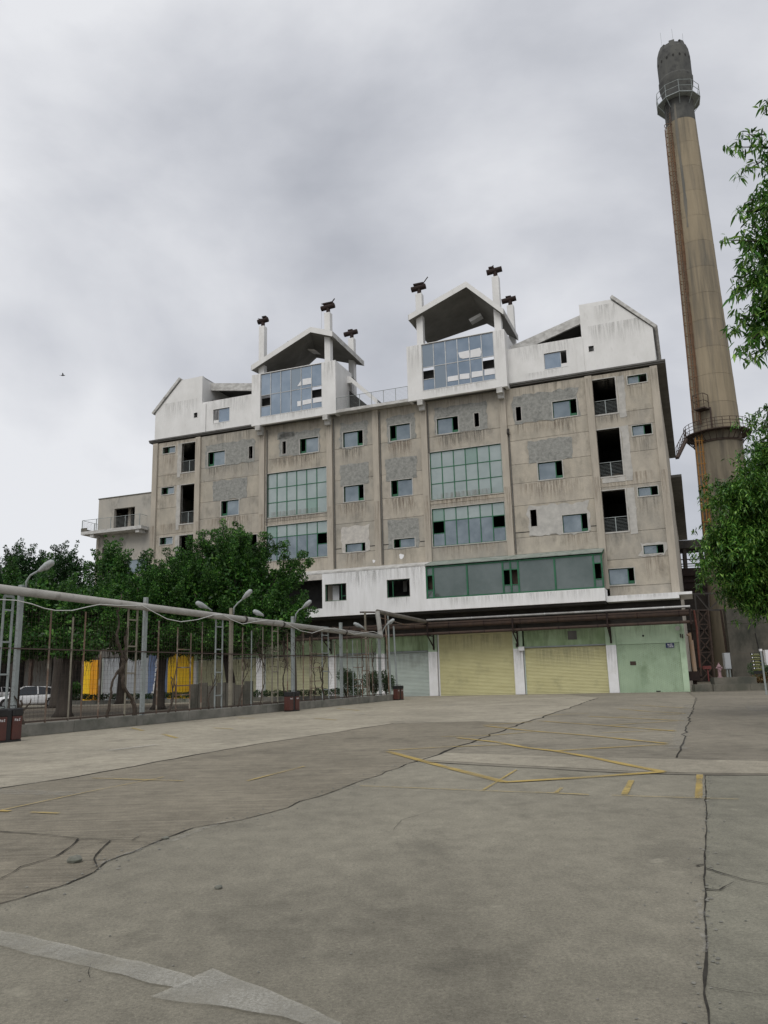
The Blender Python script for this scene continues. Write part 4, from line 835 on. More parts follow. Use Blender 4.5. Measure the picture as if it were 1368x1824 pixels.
L.prism([(cx-.14,3.01),(cx+.24,3.01),(cx+.05,3.45)], -.06,-.051); L.prism([(cx-.55,.35),(cx+.75,.35),(cx+.65,.54),(cx-.45,.54)], -.06,-.051)
L.build('lighthouse_mural', M_WCOL, BLD)
stp = MB()
for q in range(4): stp.prism([(cx-.13+q*.012,1.5+q*.38),(cx+.24-q*.02,1.62+q*.38),(cx+.235-q*.02,1.72+q*.38),(cx-.125+q*.012,1.60+q*.38)], -.066,-.0601)
stp.build('mural_stripes', M_BLUE, BLD)
b = MB(); b.box(-28.4,-16.5,.0,.2,3.75,4.5); b.box(-28.4,-26.4,.1,.25,0,3.75); b.build('shop_band', M_SOFFIT, BLD)
# wall fittings
b = MB(); b.box(10.55,10.95,-.35,-.17,3.02,3.30); b.build('meter_box', M_WCOL, BLD)
for s, z in ((10.38,3.4),(4.2,3.45)): b = MB(); b.box(s-.04,s+.04,-.22,-.15,z-.12,z+.15); b.build('bracket_box', M_DSTEEL, BLD)
b = MB(); b.box(13.95,14.65,.035,.05,3.62,4.3); b.build('vent_hatch', M_GPAINT2, BLD); b = MB(); b.box(13.99,14.61,.02,.034,3.66,4.26); b.build('vent_flap', M_SOFFIT, BLD)
b = MB(); b.box(18.0,18.38,-.02,.015,1.80,2.05); b.build('meter_hatch', M_RUST, BLD)
b = MB(); b.lathe([(.0,0),(.07,0)], n=10); 
for z in (0,): 
    c = MB(); c.prism([(19.0+.07*math.cos(a*.785), 3.72+.07*math.sin(a*.785)) for a in range(8)], .0, .018); c.build('pipe_hole', M_DARK, BLD)
c = MB(); c.box(19.5,19.78,.0,.015,.02,.09); c.build('drain_hole', M_DARK, BLD)
# horn loudspeaker on the corner
b = MB(); b.lathe([(.04,0),(.07,.1),(.16,.22)], n=12, cap=True); o = b.build('horn_speaker', M_TRIM, BLD); o.location = (21.3,-.16,4.05); o.rotation_euler = (R(75),0,R(-20))
b = MB(); b.box(21.33,21.40,-.16,-.1,3.5,3.75); b.box(21.45,21.52,-.16,-.1,3.45,3.72); b.build('bracket_box', M_DSTEEL, BLD)
# number plate 水塔 / 118-like plate : blue enamel with white writing
pl = MB(); pl.box(20.38,20.91,-.03,.015,2.86,3.17); plate = pl.build('number_plate', mat('plate_blue', (.02,.03,.09), rough=.4), BLD)
def text(body, size, loc, rot, m_, parent, name='lettering', depth=.002, align='CENTER'):
    cu = bpy.data.curves.new(name, 'FONT'); cu.body = body; cu.size = size; cu.align_x = align; cu.align_y = 'CENTER'; cu.extrude = depth; cu.materials.append(m_)
    tmp = bpy.data.objects.new(name, cu); COL.objects.link(tmp); dg = bpy.context.evaluated_depsgraph_get(); me = bpy.data.meshes.new_from_object(tmp.evaluated_get(dg))
    bpy.data.objects.remove(tmp); o = bpy.data.objects.new(name, me); COL.objects.link(o); o.parent = parent; o.location = loc; o.rotation_euler = rot; return o
M_LET = mat('white_lettering', (.8,.8,.8), rough=.6)
def strokes(parent, x, z, w_, h_, n, pitch, y, m_, seed):      # small dense character-like marks, too small to read in the photograph
    rr_ = random.Random(seed); b = MB()
    for i in range(n):
        x0 = x+i*pitch; th = h_*.13
        for q in rr_.sample((0,.29,.58,.87), 3): b.box(x0, x0+w_*rr_.uniform(.7,1), y, y+.002, z+h_*q, z+h_*q+th)
        for q in rr_.sample((0,.4,.8), 2): b.box(x0+w_*q, x0+w_*q+th, y-.0008, y-.0002, z, z+h_*rr_.uniform(.7,1))
    b.build('lettering', m_, parent, stuff=True)
strokes(plate, 20.50, 3.02, .12, .12, 2, .17, -.034, M_LET, 3); text('118', .15, (20.60,-.034,2.935), (R(90),0,0), M_LET, plate); strokes(plate, 20.75, 2.885, .10, .11, 1, .1, -.034, M_LET, 8)
# downpipes
for s, z1, z2 in ((-9.95,22.3,14.0),(-3.72,22.4,10.0),(10.75,19.0,10.0),(4.42,22.4,18.4),(.36,22.4,10.0)):
    b = MB(); b.tube([(s,-.06,z1),(s,-.06,z2)], .045, 6); b.build('downpipe', M_SOFFIT, BLD)
b = MB(); b.tube([(10.72,-.1,19.0),(10.72,-.25,19.1),(10.75,-.25,19.4)], .10, 8); b.build('downpipe_hopper', M_DSTEEL, BLD)
# horizontal rebate grooves beside the low windows
for a, c in ((-3.8,-3.2),(-.85,-.3),(.3,.9),(3.4,3.85),(10.7,11.9),(16.1,16.55)):
    b = MB(); b.box(a, c, -.012, -.002, 11.48, 11.54); b.build('rebate', M_DARK, BLD)
# peeled rings
for s, z, r_ in ((1.85,10.5,.20),(-.45,10.3,.12)):
    b = MB(); b.prism([(s+r_*(1+.25*math.sin(i*2.1))*math.cos(i*.63), z+r_*(1+.2*math.cos(i*1.7))*math.sin(i*.63)) for i in range(10)], -.01,-.001); b.build('peeled_paint', M_WCOL, BLD)

def streakmat(name, c, op):
    M = mat(name, c, rough=.95); t = M.node_tree; b = t.nodes['Principled BSDF']; tcn = N(t, 'ShaderNodeTexCoord')
    mp = N(t, 'ShaderNodeMapping'); mp.inputs['Scale'].default_value = (5, 5, .35); t.links.new(tcn.outputs['Object'], mp.inputs[0])
    n = N(t, 'ShaderNodeTexNoise'); n.inputs['Scale'].default_value = 1.6; n.inputs['Detail'].default_value = 8; n.inputs['Roughness'].default_value = .65; t.links.new(mp.outputs[0], n.inputs['Vector'])
    r = N(t, 'ShaderNodeMapRange'); r.inputs[1].default_value = .42; r.inputs[2].default_value = .68; t.links.new(n.outputs[0], r.inputs[0])
    sp = N(t, 'ShaderNodeSeparateXYZ'); t.links.new(tcn.outputs['Generated'], sp.inputs[0])
    g1 = N(t, 'ShaderNodeMapRange', interpolation_type='SMOOTHSTEP'); t.links.new(sp.outputs[2], g1.inputs[0]); g1.inputs[1].default_value = 0; g1.inputs[2].default_value = .9
    g2 = N(t, 'ShaderNodeMapRange', interpolation_type='SMOOTHSTEP'); ax = N(t, 'ShaderNodeMath', operation='PINGPONG'); ax.inputs[1].default_value = .5; t.links.new(sp.outputs[0], ax.inputs[0]); t.links.new(ax.outputs[0], g2.inputs[0]); g2.inputs[2].default_value = .22
    a = N(t, 'ShaderNodeMath', operation='MULTIPLY'); t.links.new(r.outputs[0], a.inputs[0]); t.links.new(g1.outputs[0], a.inputs[1])
    a2 = N(t, 'ShaderNodeMath', operation='MULTIPLY'); t.links.new(a.outputs[0], a2.inputs[0]); t.links.new(g2.outputs[0], a2.inputs[1])
    a3 = N(t, 'ShaderNodeMath', operation='MULTIPLY'); t.links.new(a2.outputs[0], a3.inputs[0]); a3.inputs[1].default_value = op; t.links.new(a3.outputs[0], b.inputs['Alpha'])
    return M
M_STK = streakmat('grime_streaks', (.11,.10,.08), .34); M_STKW = streakmat('grime_on_white', (.26,.255,.235), .30); M_STKR = streakmat('brown_run_off', (.20,.145,.10), .42)
def streak(s0, s1, z0, z1, y, m_): b = MB(); b.quad((s0,y,z0),(s1,y,z0),(s1,y,z1),(s0,y,z1)); b.build('run_off_stain', m_, BLD)
for h in WIN:
    if h[0] in ('w',): streak(h[1]-.25, h[2]+.25, max(6.5, h[3]-1.5-rnd.random()), h[3]-.08, -.008, M_STK if rnd.random() < .6 else M_STKR)
    elif h[0] == 'balc': streak(h[1]-.2, h[2]+.2, h[3]-1.0, h[3]-.1, -.008, M_STK)
    elif h[0] == 'slit': streak(h[1]-.2, h[2]+.2, h[3]-1.6, h[3]-.05, -.008, M_STK)
    elif h[0] == 'big3': streak(h[1]+.1, h[2]-.1, h[4]+.08, 19.72, -.008, M_STK); streak(h[1]-.1, h[2]+.1, h[3]-.72, h[3]-.06, -.008, M_STKR)
    elif h[0] == 'big2': streak(h[1]-.1, h[2]+.1, h[3]-1.05, h[3]-.06, -.008, M_STKR)
for i in range(8):
    a, c = PS[i]+.3, PS[i+1]-.3; streak(a, c, 21.2, 22.6, -.026, M_STK); streak(a+.3, c-.6, 18.6, 19.7, -.0085, M_STK if i % 2 else M_STKR); streak(a, c-.2, 13.6, 15.1, -.0085, M_STKR)
for s in PS: streak(s-.24, s+.24, 20.0, 22.4, -.208, M_STK); streak(s-.24, s+.24, 10.2, 15.0, -.208, M_STKR)
for s0, s1, z0, z1, y in [(11.1,16.5,24.2,25.78,-.006),(12.0,15.5,22.98,23.6,-.006),(16.7,21.5,24.6,26.5,-.027),(17.5,19.5,26.2,28.0,-.027),(-16.5,-11.1,24.0,25.78,-.006),(-21.5,-16.7,24.3,26.3,-.027),(-15.5,-13.7,22.98,23.65,-.006),
    (3.13,4.35,24.5,27.1,YB-.006),(10.2,11.0,25,27.1,YB-.006),(4.4,10.1,22.56,23.2,YB-.006),(-10.1,-4.4,22.56,23.2,YB-.006),(-4.35,-3.15,25,27.1,YB-.006),(-11,-10.2,25,27.1,YB-.006)]: streak(s0,s1,z0,z1,y,M_STKW)
for s0, s1, z0, z1 in [(-4.0,4.2,8.0,9.38),(-3.9,-2.0,6.2,7.2),(1.2,3.2,6.2,7.18),(-1.6,1.0,7.6,9.3),(3.1,4.3,7.0,9.38),(5,12,6.1,6.9),(11,16.8,6.1,6.9)]: streak(s0,s1,z0,z1,YP-.006,M_STKW)
streak(17.0,21.5,6.05,6.4,-1.206,M_STKW)
for s in (4.10,10.47,16.86,-4.10,-.05): streak(s-.3, s+.3, .9, 3.1, -.166, M_STKW)
for a, c, zt in ((4.6,10.0,4.3),(10.95,16.5,3.1),(.5,3.7,3.1)): streak(a, c, zt-1.6, zt, .09, M_STKW)
streak(17.2,21.2,3.3,4.45,.012,M_STK); streak(10.9,16.5,3.3,4.45,.03,M_STK); streak(.4,3.8,3.3,4.45,.03,M_STK); streak(21.26,21.6,2.6,4.4,-.106,M_STK)
# ---- annex at the left with balcony
AN = thing('annex', 'lower weathered concrete annex with a railed balcony left of the factory', 'building', FO, -FA)
panel('wall', -27.6,-21.64, 4.5, 18.12, [(-25.8,-23.5,15.0,17.05),(-24.2,-21.9,11.0,12.2),(-27.0,-26.4,11.0,13.5)], mat('annex_concrete', (.36,.345,.31),(.44,.41,.355),.9,(1,1,.6),.93,.5,8,c3=(.13,.125,.11),s3=.8,st3=(1,1,.5),t3=(.52,.72)), -.0, .3, AN)
b = MB(); b.box(-27.66,-21.64,-.05,.3,18.121,18.2); b.build('parapet_edge', M_OLDC, AN)
b = MB(); b.box(-27.6,-21.6,5,5.2,4.5,18.0); b.box(-25.2,-21.6,.301,5,14.9,15.0); b.box(-27.55,-21.6,.301,5,17.3,17.4); b.build('inner_walls', M_DARK, AN)
b = MB(); b.box(-25.05,-24.75,1.0,1.3,15.0,17.3); b.build('inner_column', M_PIL, AN)
b = MB(); b.box(-28.55,-21.9,-1.05,-.001,14.72,15.02); b.box(-28.55,-27.61,0,5,14.72,15.02); b.build('balcony_slab', M_EDGE, AN)
b = MB(); b.box(-28.55,-27.9,-1.06,-1.0,15.021,15.32); b.box(-28.55,-28.49,-.999,4,15.021,15.32); b.build('balcony_upstand', M_OLDC, AN)
for s in (-27.4,-22.4): b = MB(); b.box(s-.2,s+.2,-.95,-.01,14.45,14.719); b.build('balcony_bracket', M_EDGE, AN)
b = MB(); b.tube([(-28.5,4,16.05),(-28.5,-.98,16.05),(-22.1,-.98,16.05),(-22.1,-.05,16.05)], .025, 6)
for p in [(-28.5,-.98),(-26.9,-.98),(-25.3,-.98),(-23.7,-.98),(-22.15,-.98),(-28.5,.6),(-28.5,2.2),(-28.5,3.8)]: b.box(p[0]-.025,p[0]+.025,p[1]-.025,p[1]+.025,15.02,16.05)
for q in range(8): z = 15.12+q*.11; b.box(-28.5,-22.1,-.985,-.975,z,z+.012); b.box(-22.105,-22.095,-.975,-.05,z,z+.012); b.box(-28.505,-28.495,-.97,4,z,z+.012)
b.build('balcony_railing', M_STEEL, AN)
o = surround(-24.2,-21.9,11.0,12.2,t=.06,y=-.03,d=.2).build('window', M_TRIM, AN); p = MB(); p.quad((-24.2,.1,11.0),(-21.9,.1,11.0),(-21.9,.1,12.2),(-24.2,.1,12.2)); p.build('pane', M_GL, o)
b = MB(); b.box(-27.6,-27.35,-.08,-.001,4.5,14.4); b.build('pilaster', M_PIL, AN)
b = MB(); b.box(-27.6,-27.4,.301,9,4.5,18.1); b.build('side_wall', M_PIL, AN)

# ---- pipes hung along the front
def P3(s, y, z): p = FWD(s, y, z); return p
def facpipe(name, s0, s1, y, z, r_, m_, lab, grp=None, joints=True):
    b = MB(); o = b.tube([P3(s0,y,z), P3(s1,y,z)], r_, 12).build(name, m_, smooth=False); tag(o, lab, 'pipe', grp)
    if joints:
        f = MB(); s = s0+.8
        while s < s1: f.tube([P3(s,y,z), P3(s+.06,y,z)], r_*1.10, 12); s += 2.6
        f.build('pipe_joint', M_RUSTD if m_ != M_PIPEG else M_ALU, o)
    return o
facpipe('silver_pipe', 4.1, 22.15, -1.3, 5.43, .08, M_PIPEG, 'thin silver grey pipe, topmost of the pipes over the rolling shutters')
facpipe('rusty_pipe', -21, 22.2, -1.35, 5.02, .20, M_RUST, 'thick rusty brown pipe running below the silver pipe above the shutters')
facpipe('rusty_pipe', -21, 22.25, -1.3, 4.44, .10, M_RUST, 'thin rusty brown pipe, lowest of the pipes above the shutters')
b = MB(); b.bar(P3(-21,-1.6,5.24), P3(22.25,-1.6,5.20), .06); b.bar(P3(-21,-.9,5.22), P3(22.25,-.9,5.18), .06); tag(b.build('pipe_rail', M_RUST), 'slim rusty angle rail carried along the front pipes', 'rail')
for k, s in enumerate((-16.8,-10.45,-4.1,4.25,10.5,16.9,22.1)):
    b = MB(); b.bar(P3(s,-1.62,5.26), P3(s,-1.62,4.25), .09); b.bar(P3(s,-.2,5.28), P3(s,-1.7,5.28), .09); b.bar(P3(s,-.2,4.30), P3(s,-1.7,4.30), .08); b.bar(P3(s,-.25,3.3), P3(s,-.25,5.28), .10); b.bar(P3(s,-.25,3.5), P3(s,-1.6,4.28), .07)
    lab = ['left of the blue mural bay, hidden by trees', 'over the left khaki shutter column', 'over the white column left of the fence end', 'at the left edge of the tall yellow shutter', 'between the two yellow shutters', 'over the white column beside the green brick wall', 'at the far right end of the pipes'][k]
    tag(b.build('pipe_bracket', M_RUSTD), 'dark rusty pipe bracket '+lab, 'bracket', 'brackets carrying the front pipes')

# ------------------------------------------------------------------ chimney
CX, CY = 37.7, 85.0
CH = thing('smokestack', 'very tall tapering concrete smokestack with a dark sooty head behind the factory', 'chimney', (CX, CY, 0))
def crad(z): return 2.98-(2.98-1.66)*(z/69.4) if z < 69.4 else 1.66
M_CHIM2 = mat('chimney_concrete_greyer', (.235,.196,.135), (.318,.264,.184), .9, (1,1,.12), .92, .6, 5, c3=(.11,.105,.09), s3=.6, st3=(1.6,1.6,.10), t3=(.44,.70))
zs_ = [0,10,20,26.5]
b = MB(); b.lathe([(crad(z), z) for z in (0,8,16,24,27.0)], n=48); b.build('lower_shaft', M_CHIMR, CH, smooth=True)
lev = 27.0; k = 0
while lev < 66.5:         # cast rings, each a hair inside the one below
    nx = min(66.6, lev+3.3); b = MB(); b.lathe([(crad(lev), lev),(crad(nx-.03)+.015, nx-.03)], n=56); b.build('shaft_ring', M_CHIM if k % 3 else M_CHIM2, CH, smooth=True); lev = nx; k += 1
b = MB(); b.lathe([(crad(66.6), 66.6),(1.70,69.8)], n=48); b.build('upper_shaft', M_CHIMD, CH, smooth=True)
hd = MB(); hd.lathe([(1.70,69.8),(1.74,70.9),(1.96,71.9),(2.03,72.4),(2.05,72.8),(1.97,73.0),(1.97,73.6),(1.98,75.6)], n=16, a0=.2); hd.build('head', M_CHIMD, CH)
cr_ = MB()
for i in range(16):
    a0, a1 = .2+2*math.pi*i/16, .2+2*math.pi*(i+1)/16; zt = 77.5+.16*math.sin(i*2.7); r0, r1 = 1.97, 1.62
    A = lambda r_, a, z: (r_*math.cos(a), r_*math.sin(a), z)
    cr_.quad(A(r0,a0,75.6),A(r0,a1,75.6),A(1.86,a1,76.7),A(1.86,a0,76.7)); cr_.quad(A(1.86,a0,76.7),A(1.86,a1,76.7),A(r1,a1,zt),A(r1,a0,zt)); cr_.quad(A(r1,a0,zt),A(r1,a1,zt),A(r1-.3,a1,zt),A(r1-.3,a0,zt)); cr_.quad(A(r1-.3,a0,zt),A(r1-.3,a1,zt),A(r1-.3,a1,73),A(r1-.3,a0,73))
cr_.build('crown', M_CHIMD, CH)
for i in range(16):
    a = .2+2*math.pi*(i+.5)/16; ca, sa = math.cos(a), math.sin(a); b = MB()
    r_ = 1.945; c0 = Vector((r_*ca, r_*sa, 75.2)); tv = Vector((-sa, ca, 0)); b.poly([c0+tv*.13*math.cos(q*.785)+Vector((0,0,.2*math.sin(q*.785)))+Vector((ca,sa,0))*.02 for q in range(8)]); b.build('vent_hole', M_DARK, CH)
for i in range(3):
    a = R(200+i*55); b = MB(); b.tube([(1.5*math.cos(a),1.5*math.sin(a),76.8),(1.55*math.cos(a),1.55*math.sin(a),79.6-.4*i)], .015, 5); b.build('lightning_rod', M_STEEL, CH)
def ringrail(z, r0, r1, h, n, m_, name, nb=3):
    b = MB(); 
    for i in range(n):
        a0, a1 = 2*math.pi*i/n, 2*math.pi*(i+1)/n
        P = lambda r_, a, zz_: Vector((r_*math.cos(a), r_*math.sin(a), zz_))
        b.quad(P(r0,a0,z),P(r0,a1,z),P(r1,a1,z),P(r1,a0,z)); b.quad(P(r0,a0,z-.06),P(r1,a0,z-.06),P(r1,a1,z-.06),P(r0,a1,z-.06))
        b.bar(P(r1,a0,z-.05), P(r1,a1,z-.05), .10)
        for q in range(1, nb+1): b.bar(P(r1,a0,z+h*q/nb), P(r1,a1,z+h*q/nb), .045)
        b.bar(P(r1,a0,z-.05), P(r1,a0,z+h), .05); b.bar(P(r0+.05,a0,z-1.1), P(r1,a0,z-.1), .06)
    return b.build(name, m_, CH)
ringrail(27.0, 2.5, 3.5, 1.15, 28, M_RUST, 'platform')
b = MB(); b.lathe([(2.56,25.85),(2.62,25.85),(2.62,26.05),(2.54,26.05)], n=48, cap=False); b.build('steel_band', M_RUST, CH)
ringrail(69.6, 1.75, 2.55, 1.6, 10, M_STEEL, 'upper_platform', 2)
# ladder with a safety cage; azimuth faces the camera, a little left
va = math.atan2(-CY, -CX); LA_ = va - R(41)
def ladder(z0, z1, m_, name, cage=True, step=.35, w_=.5, cr0=.75):
    b = MB(); tv = Vector((-math.sin(LA_), math.cos(LA_), 0)); rv = Vector((math.cos(LA_), math.sin(LA_), 0))
    z = z0; P = lambda s, off, z: rv*(crad(z)+off)+tv*s+Vector((0,0,z))
    for s in (-w_/2, w_/2): b.bar(P(s,.2,z0), P(s,.2,z1), .07)
    while z < z1: b.bar(P(-w_/2,.2,z), P(w_/2,.2,z), .045); z += step
    if cage:
        z = z0+.3
        while z < z1:
            prev = None
            for q in range(9):
                a = math.pi*q/8; p = P(-math.cos(a)*.42, .2+math.sin(a)*.75, z)
                if prev is not None: b.bar(prev, p, .06)
                prev = p
            z += 1.3
        for q in (1,2,4,6,7):
            a = math.pi*q/8; b.bar(P(-math.cos(a)*.42,.2+math.sin(a)*.75,z0+.3), P(-math.cos(a)*.42,.2+math.sin(a)*.75,z1-.4), .05)
    return b.build(name, m_, CH)
ladder(14, 26.8, M_ORANGE, 'ladder'); ladder(28, 66, M_ORUST, 'ladder'); ladder(66, 69.5, M_DSTEEL, 'ladder', False)
b = MB()     # landing and rust streak fields beside the ladder
tv = Vector((-math.sin(LA_), math.cos(LA_), 0)); rv = Vector((math.cos(LA_), math.sin(LA_), 0))
def P_(s, off, z): return rv*(crad(z)+off)+tv*s+Vector((0,0,z))
a_ = LA_+R(16); rv2 = Vector((math.cos(a_), math.sin(a_), 0)); tv2 = Vector((-math.sin(a_), math.cos(a_), 0)); 
def Q_(s, off, z): return rv2*(crad(z)+off)+tv2*s+Vector((0,0,z))
b.hexa([Q_(-.6,0,29.4),Q_(.6,0,29.4),Q_(.6,1.2,29.4),Q_(-.6,1.2,29.4)],[Q_(-.6,0,29.55),Q_(.6,0,29.55),Q_(.6,1.2,29.55),Q_(-.6,1.2,29.55)])
for s, o in ((-.6,1.2),(.6,1.2),(.6,.1),(-.6,.1)): b.bar(Q_(s,o,29.5), Q_(s,o,31.1), .06)
for z in (30.3,31.1):
    b.bar(Q_(-.6,1.2,z),Q_(.6,1.2,z),.05); b.bar(Q_(.6,1.2,z),Q_(.6,.1,z),.05); b.bar(Q_(-.6,1.2,z),Q_(-.6,.1,z),.05)
b.bar(Q_(.75,.15,27),Q_(.75,.15,29.6),.14)
b.build('landing', M_RUST, CH)
st = MB(); rr = random.Random(3)
def stain(a0, wid, z0, z1, seed):
    n = int((z1-z0)/1.2)+1; L_ = []
    for i in range(n+1):
        z = z0+(z1-z0)*i/n; w_ = wid*(.55+.6*noise.noise(Vector((seed, z*.5, 0)))+.25*math.sin(math.pi*i/n)); c_ = a0+.06*noise.noise(Vector((seed+9, z*.15, 0)))
        L_.append((c_-w_, c_+w_, z))
    for i in range(n):
        for q in range(4):
            f0, f1 = q/4, (q+1)/4
            def pt(l, f): a = l[0]+(l[1]-l[0])*f; r_ = crad(l[2])+.03; return (r_*math.cos(a), r_*math.sin(a), l[2])
            st.quad(pt(L_[i],f0), pt(L_[i],f1), pt(L_[i+1],f1), pt(L_[i+1],f0))
stain(LA_+.03, .13, 28, 68, 1)
M_RS = mat('rust_streaks', (.20,.10,.055), (.21,.17,.12), 1.6, (1,1,.15), .95, c3=(.13,.075,.045), s3=3, st3=(1,1,.2))
st.build('rust_stain', M_RS, CH)
st = MB(); stain(LA_+.45, .10, 52, 70.5, 4); st.build('soot_stain', mat('soot_streak', (.13,.128,.115), (.19,.175,.145), 1.6, (1,1,.15), .95), CH)
# stairway bridging the factory and the platform
b = MB(); A = FWD(21.6, 30, 23.0); B_ = Vector((CX-3.4, CY-.6, 27.0)); A = gd(1206, 816, 80); A2 = gd(1222, 783, 83.5)
b.bar(A, A2, .35, .25)
for q in range(7):
    p = A+(A2-A)*q/6; b.bar(p+Vector((0,0,0)), p+Vector((0,0,1.15)), .05)
b.bar(A+Vector((0,0,1.15)), A2+Vector((0,0,1.15)), .06); b.bar(A+Vector((0,0,.6)), A2+Vector((0,0,.6)), .05)
tag(b.build('steel_stair', M_RUST), 'short rusty steel stair rising from the factory to the smokestack platform', 'stair')

# ------------------------------------------------------------------ things between factory and smokestack
cb = thing('conveyor_bridge', 'dark steel conveyor bridge between the factory and the smokestack, sky showing through', 'bridge', gd(1235, 1000, 100)*1)
cbl = cb.location
def cp(px, py, Y=100): return gd(px, py, Y)-cbl
def pbar(b, p, q, w_, Y=100): b.bar(cp(*p, Y), cp(*q, Y), w_)
b = MB(); pbar(b, (1190,972), (1262,968), 1.0); pbar(b, (1190,984), (1262,979), .5, 101); b.build('roof_beam', M_DSTEEL, cb)
for x0, x1 in ((1218,1222),(1247,1253)): b = MB(); pbar(b, (x0,972), (x1,1022), .42); b.build('post', M_DSTEEL, cb)
b = MB()
for y in (997,1005,1009,1013): pbar(b, (1212,y), (1262,y-2), .12 if y < 1006 else .09)
pbar(b, (1226,996), (1245,1010), .08); b.build('railing', M_DSTEEL, cb)
b = MB(); b.quad(cp(1205,1019),cp(1268,1015),cp(1268,1060),cp(1205,1064)); b.quad(cp(1205,1019,102),cp(1268,1015,102),cp(1268,1060,102),cp(1205,1064,102)); pbar(b, (1205,1021), (1268,1017), .9); pbar(b, (1205,1036), (1268,1033), .35); pbar(b, (1205,1047), (1268,1045), .35)
b.build('wall', M_RUSTD, cb)
sh = thing('boiler_house', 'dark brown boiler shed standing in shade behind the end of the factory', 'building', gd(1250, 1150, 88))
p0, p1 = gd(1212, 1060, 90), gd(1300, 1060, 90); zt = p0.z
b = MB(); l = sh.location; b.box(p0.x-l.x, p1.x-l.x, 90-l.y, 98-l.y, -l.z, zt-l.z)
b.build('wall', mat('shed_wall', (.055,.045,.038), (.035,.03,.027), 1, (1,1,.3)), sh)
b = MB()
for q in range(4): z = -l.z+1.5+q*2.1; b.box(p0.x-l.x-.05, p1.x-l.x, 89.9-l.y, 89.99-l.y, z, z+.18)
b.build('wall_rail', M_DSTEEL, sh)
# steel lattice tower
lt = thing('lattice_tower', 'narrow rusty lattice tower rising beside the green corner wall', 'tower', gd(1262, 1212, 66))
l = lt.location
def lp(px, py, Y): return gd(px, py, Y)-l
cor = [((1242,1087),(1249,1213),66),((1261,1087),(1273,1211),66),((1240,1087),(1247,1210),67.3),((1259,1087),(1271,1209),67.3)]
for a, c, Y in cor: b = MB(); b.bar(lp(*a,Y), lp(*c,Y), .14); b.build('leg', M_RUST, lt)
b = MB(); n = 5
for q in range(n):
    t0, t1 = q/n, (q+1)/n; L0 = lp(1242+7*t0,1087+126*t0,66); L1 = lp(1242+7*t1,1087+126*t1,66); R0 = lp(1261+12*t0,1087+124*t0,66); R1 = lp(1261+12*t1,1087+124*t1,66)
    b.bar(L0,R0,.09); b.bar(L0,R1,.08); b.bar(R0,L1,.08)
b.build('bracing', M_RUST, lt)
# pipe bridge truss running right from the canopy
tr = MB(); T = lambda x, y, Y=68: gd(x, y, Y)
tr.bar(T(1232,1058), T(1330,1055), .14); tr.bar(T(1234,1087), T(1340,1086), .14); 
for x0, x1 in ((1236,1262),(1262,1236)): pass
tr.bar(T(1240,1060), T(1262,1086), .12); tr.bar(T(1237,1059), T(1240,1087), .12); tr.bar(T(1262,1058), T(1263,1087), .09); tr.bar(T(1290,1057), T(1291,1087), .12); tr.bar(T(1263,1086), T(1290,1060), .09)
tag(tr.build('pipe_truss', M_DSTEEL), 'dark steel truss spanning from the canopy end towards the smokestack', 'truss')
b = MB(); b.tube([gd(1283,1086,67), gd(1295,1170,67)], .07, 6); b.tube([gd(1289,1086,67), gd(1301,1170,67)], .06, 6)
b = MB(); b.tube([gd(1284,1086,67), gd(1296,1172,67)], .09, 6); tag(b.build('standpipe', M_RUST), 'thin rusty standpipe in front of the smokestack, above the grey cabinet, left of its twin', 'pipe')
b = MB(); b.tube([gd(1290,1086,67.2), gd(1302,1172,67.2)], .06, 6); tag(b.build('standpipe', M_STRUST), 'thinner rusty standpipe above the grey cabinet, right of its twin', 'pipe')
b = MB(); b.tube([gd(1236,1087,54), gd(1241,1118,54), gd(1245,1170,54)], .07, 8); b.tube([gd(1245,1170,54), gd(1247,1189,54)], .06, 8); tag(b.build('red_pipe', mat('faded_red_paint', (.17,.06,.045),(.11,.04,.03),3)), 'faded red upright pipe beside the green corner', 'pipe')
b = MB(); b.tube([gd(1229,1127,53.5)+Vector((-.15,0,-.2)), gd(1229,1127,53.5), gd(1238,1196,53.5)], .14, 10); tag(b.build('buff_pipe', mat('buff_pipe_paint', (.38,.25,.16),(.32,.24,.18),3)), 'short thick buff upright pipe with a bent top next to the green wall', 'pipe')
b = MB(); p = gd(1236,1197,53.6); b.box(p.x-.45,p.x+.25,p.y-.3,p.y+.3,p.z-.55,p.z+.05); b.tube([p+Vector((-.6,0,-.3)),p+Vector((.5,0,-.3))],.1,8); b.box(p.x-.1,p.x+.1,p.y-.1,p.y+.1,0,p.z-.55)
tag(b.build('valve_assembly', M_RUSTD), 'rusty valve assembly at the foot of the buff pipe', 'valve')
b = MB(); p = gd(1260,1189,60); b.box(p.x-.35,p.x+.25,p.y-.1,p.y+.1,p.z-.12,p.z+.12); b.box(p.x-.04,p.x+.04,p.y-.04,p.y+.04,.5,p.z-.12); tag(b.build('red_sign_box', mat('dull_red',(.17,.05,.045))), 'small red box on a post beside the hydrant', 'box')

# concrete retaining wall at the right
M_OLDW = mat('dark_mossy_concrete', (.125,.115,.095), (.07,.068,.056), .9, (1,1,.7), .95, .6, 10, c3=(.035,.038,.03), s3=.9, st3=(1,1,.5), t3=(.48,.68))
rw = thing('retaining_wall', 'tall stained grey concrete wall with cast joints behind the planter', 'wall', (28.3, 66.2, 0))
for j, (z0, z1) in enumerate(((0,2.55),(2.57,5.02),(5.04,6.25))):
    for i in range(3):
        b = MB(); x0 = i*3.6; b.box(x0+.01, x0+3.59, 0, .5, z0, z1); b.build('wall_block', M_OLDW, rw)
b = MB(); b.bar((2.25,-.03,4.2),(2.6,-.03,1.2),.06); b.build('wall_crack', M_DARK, rw)
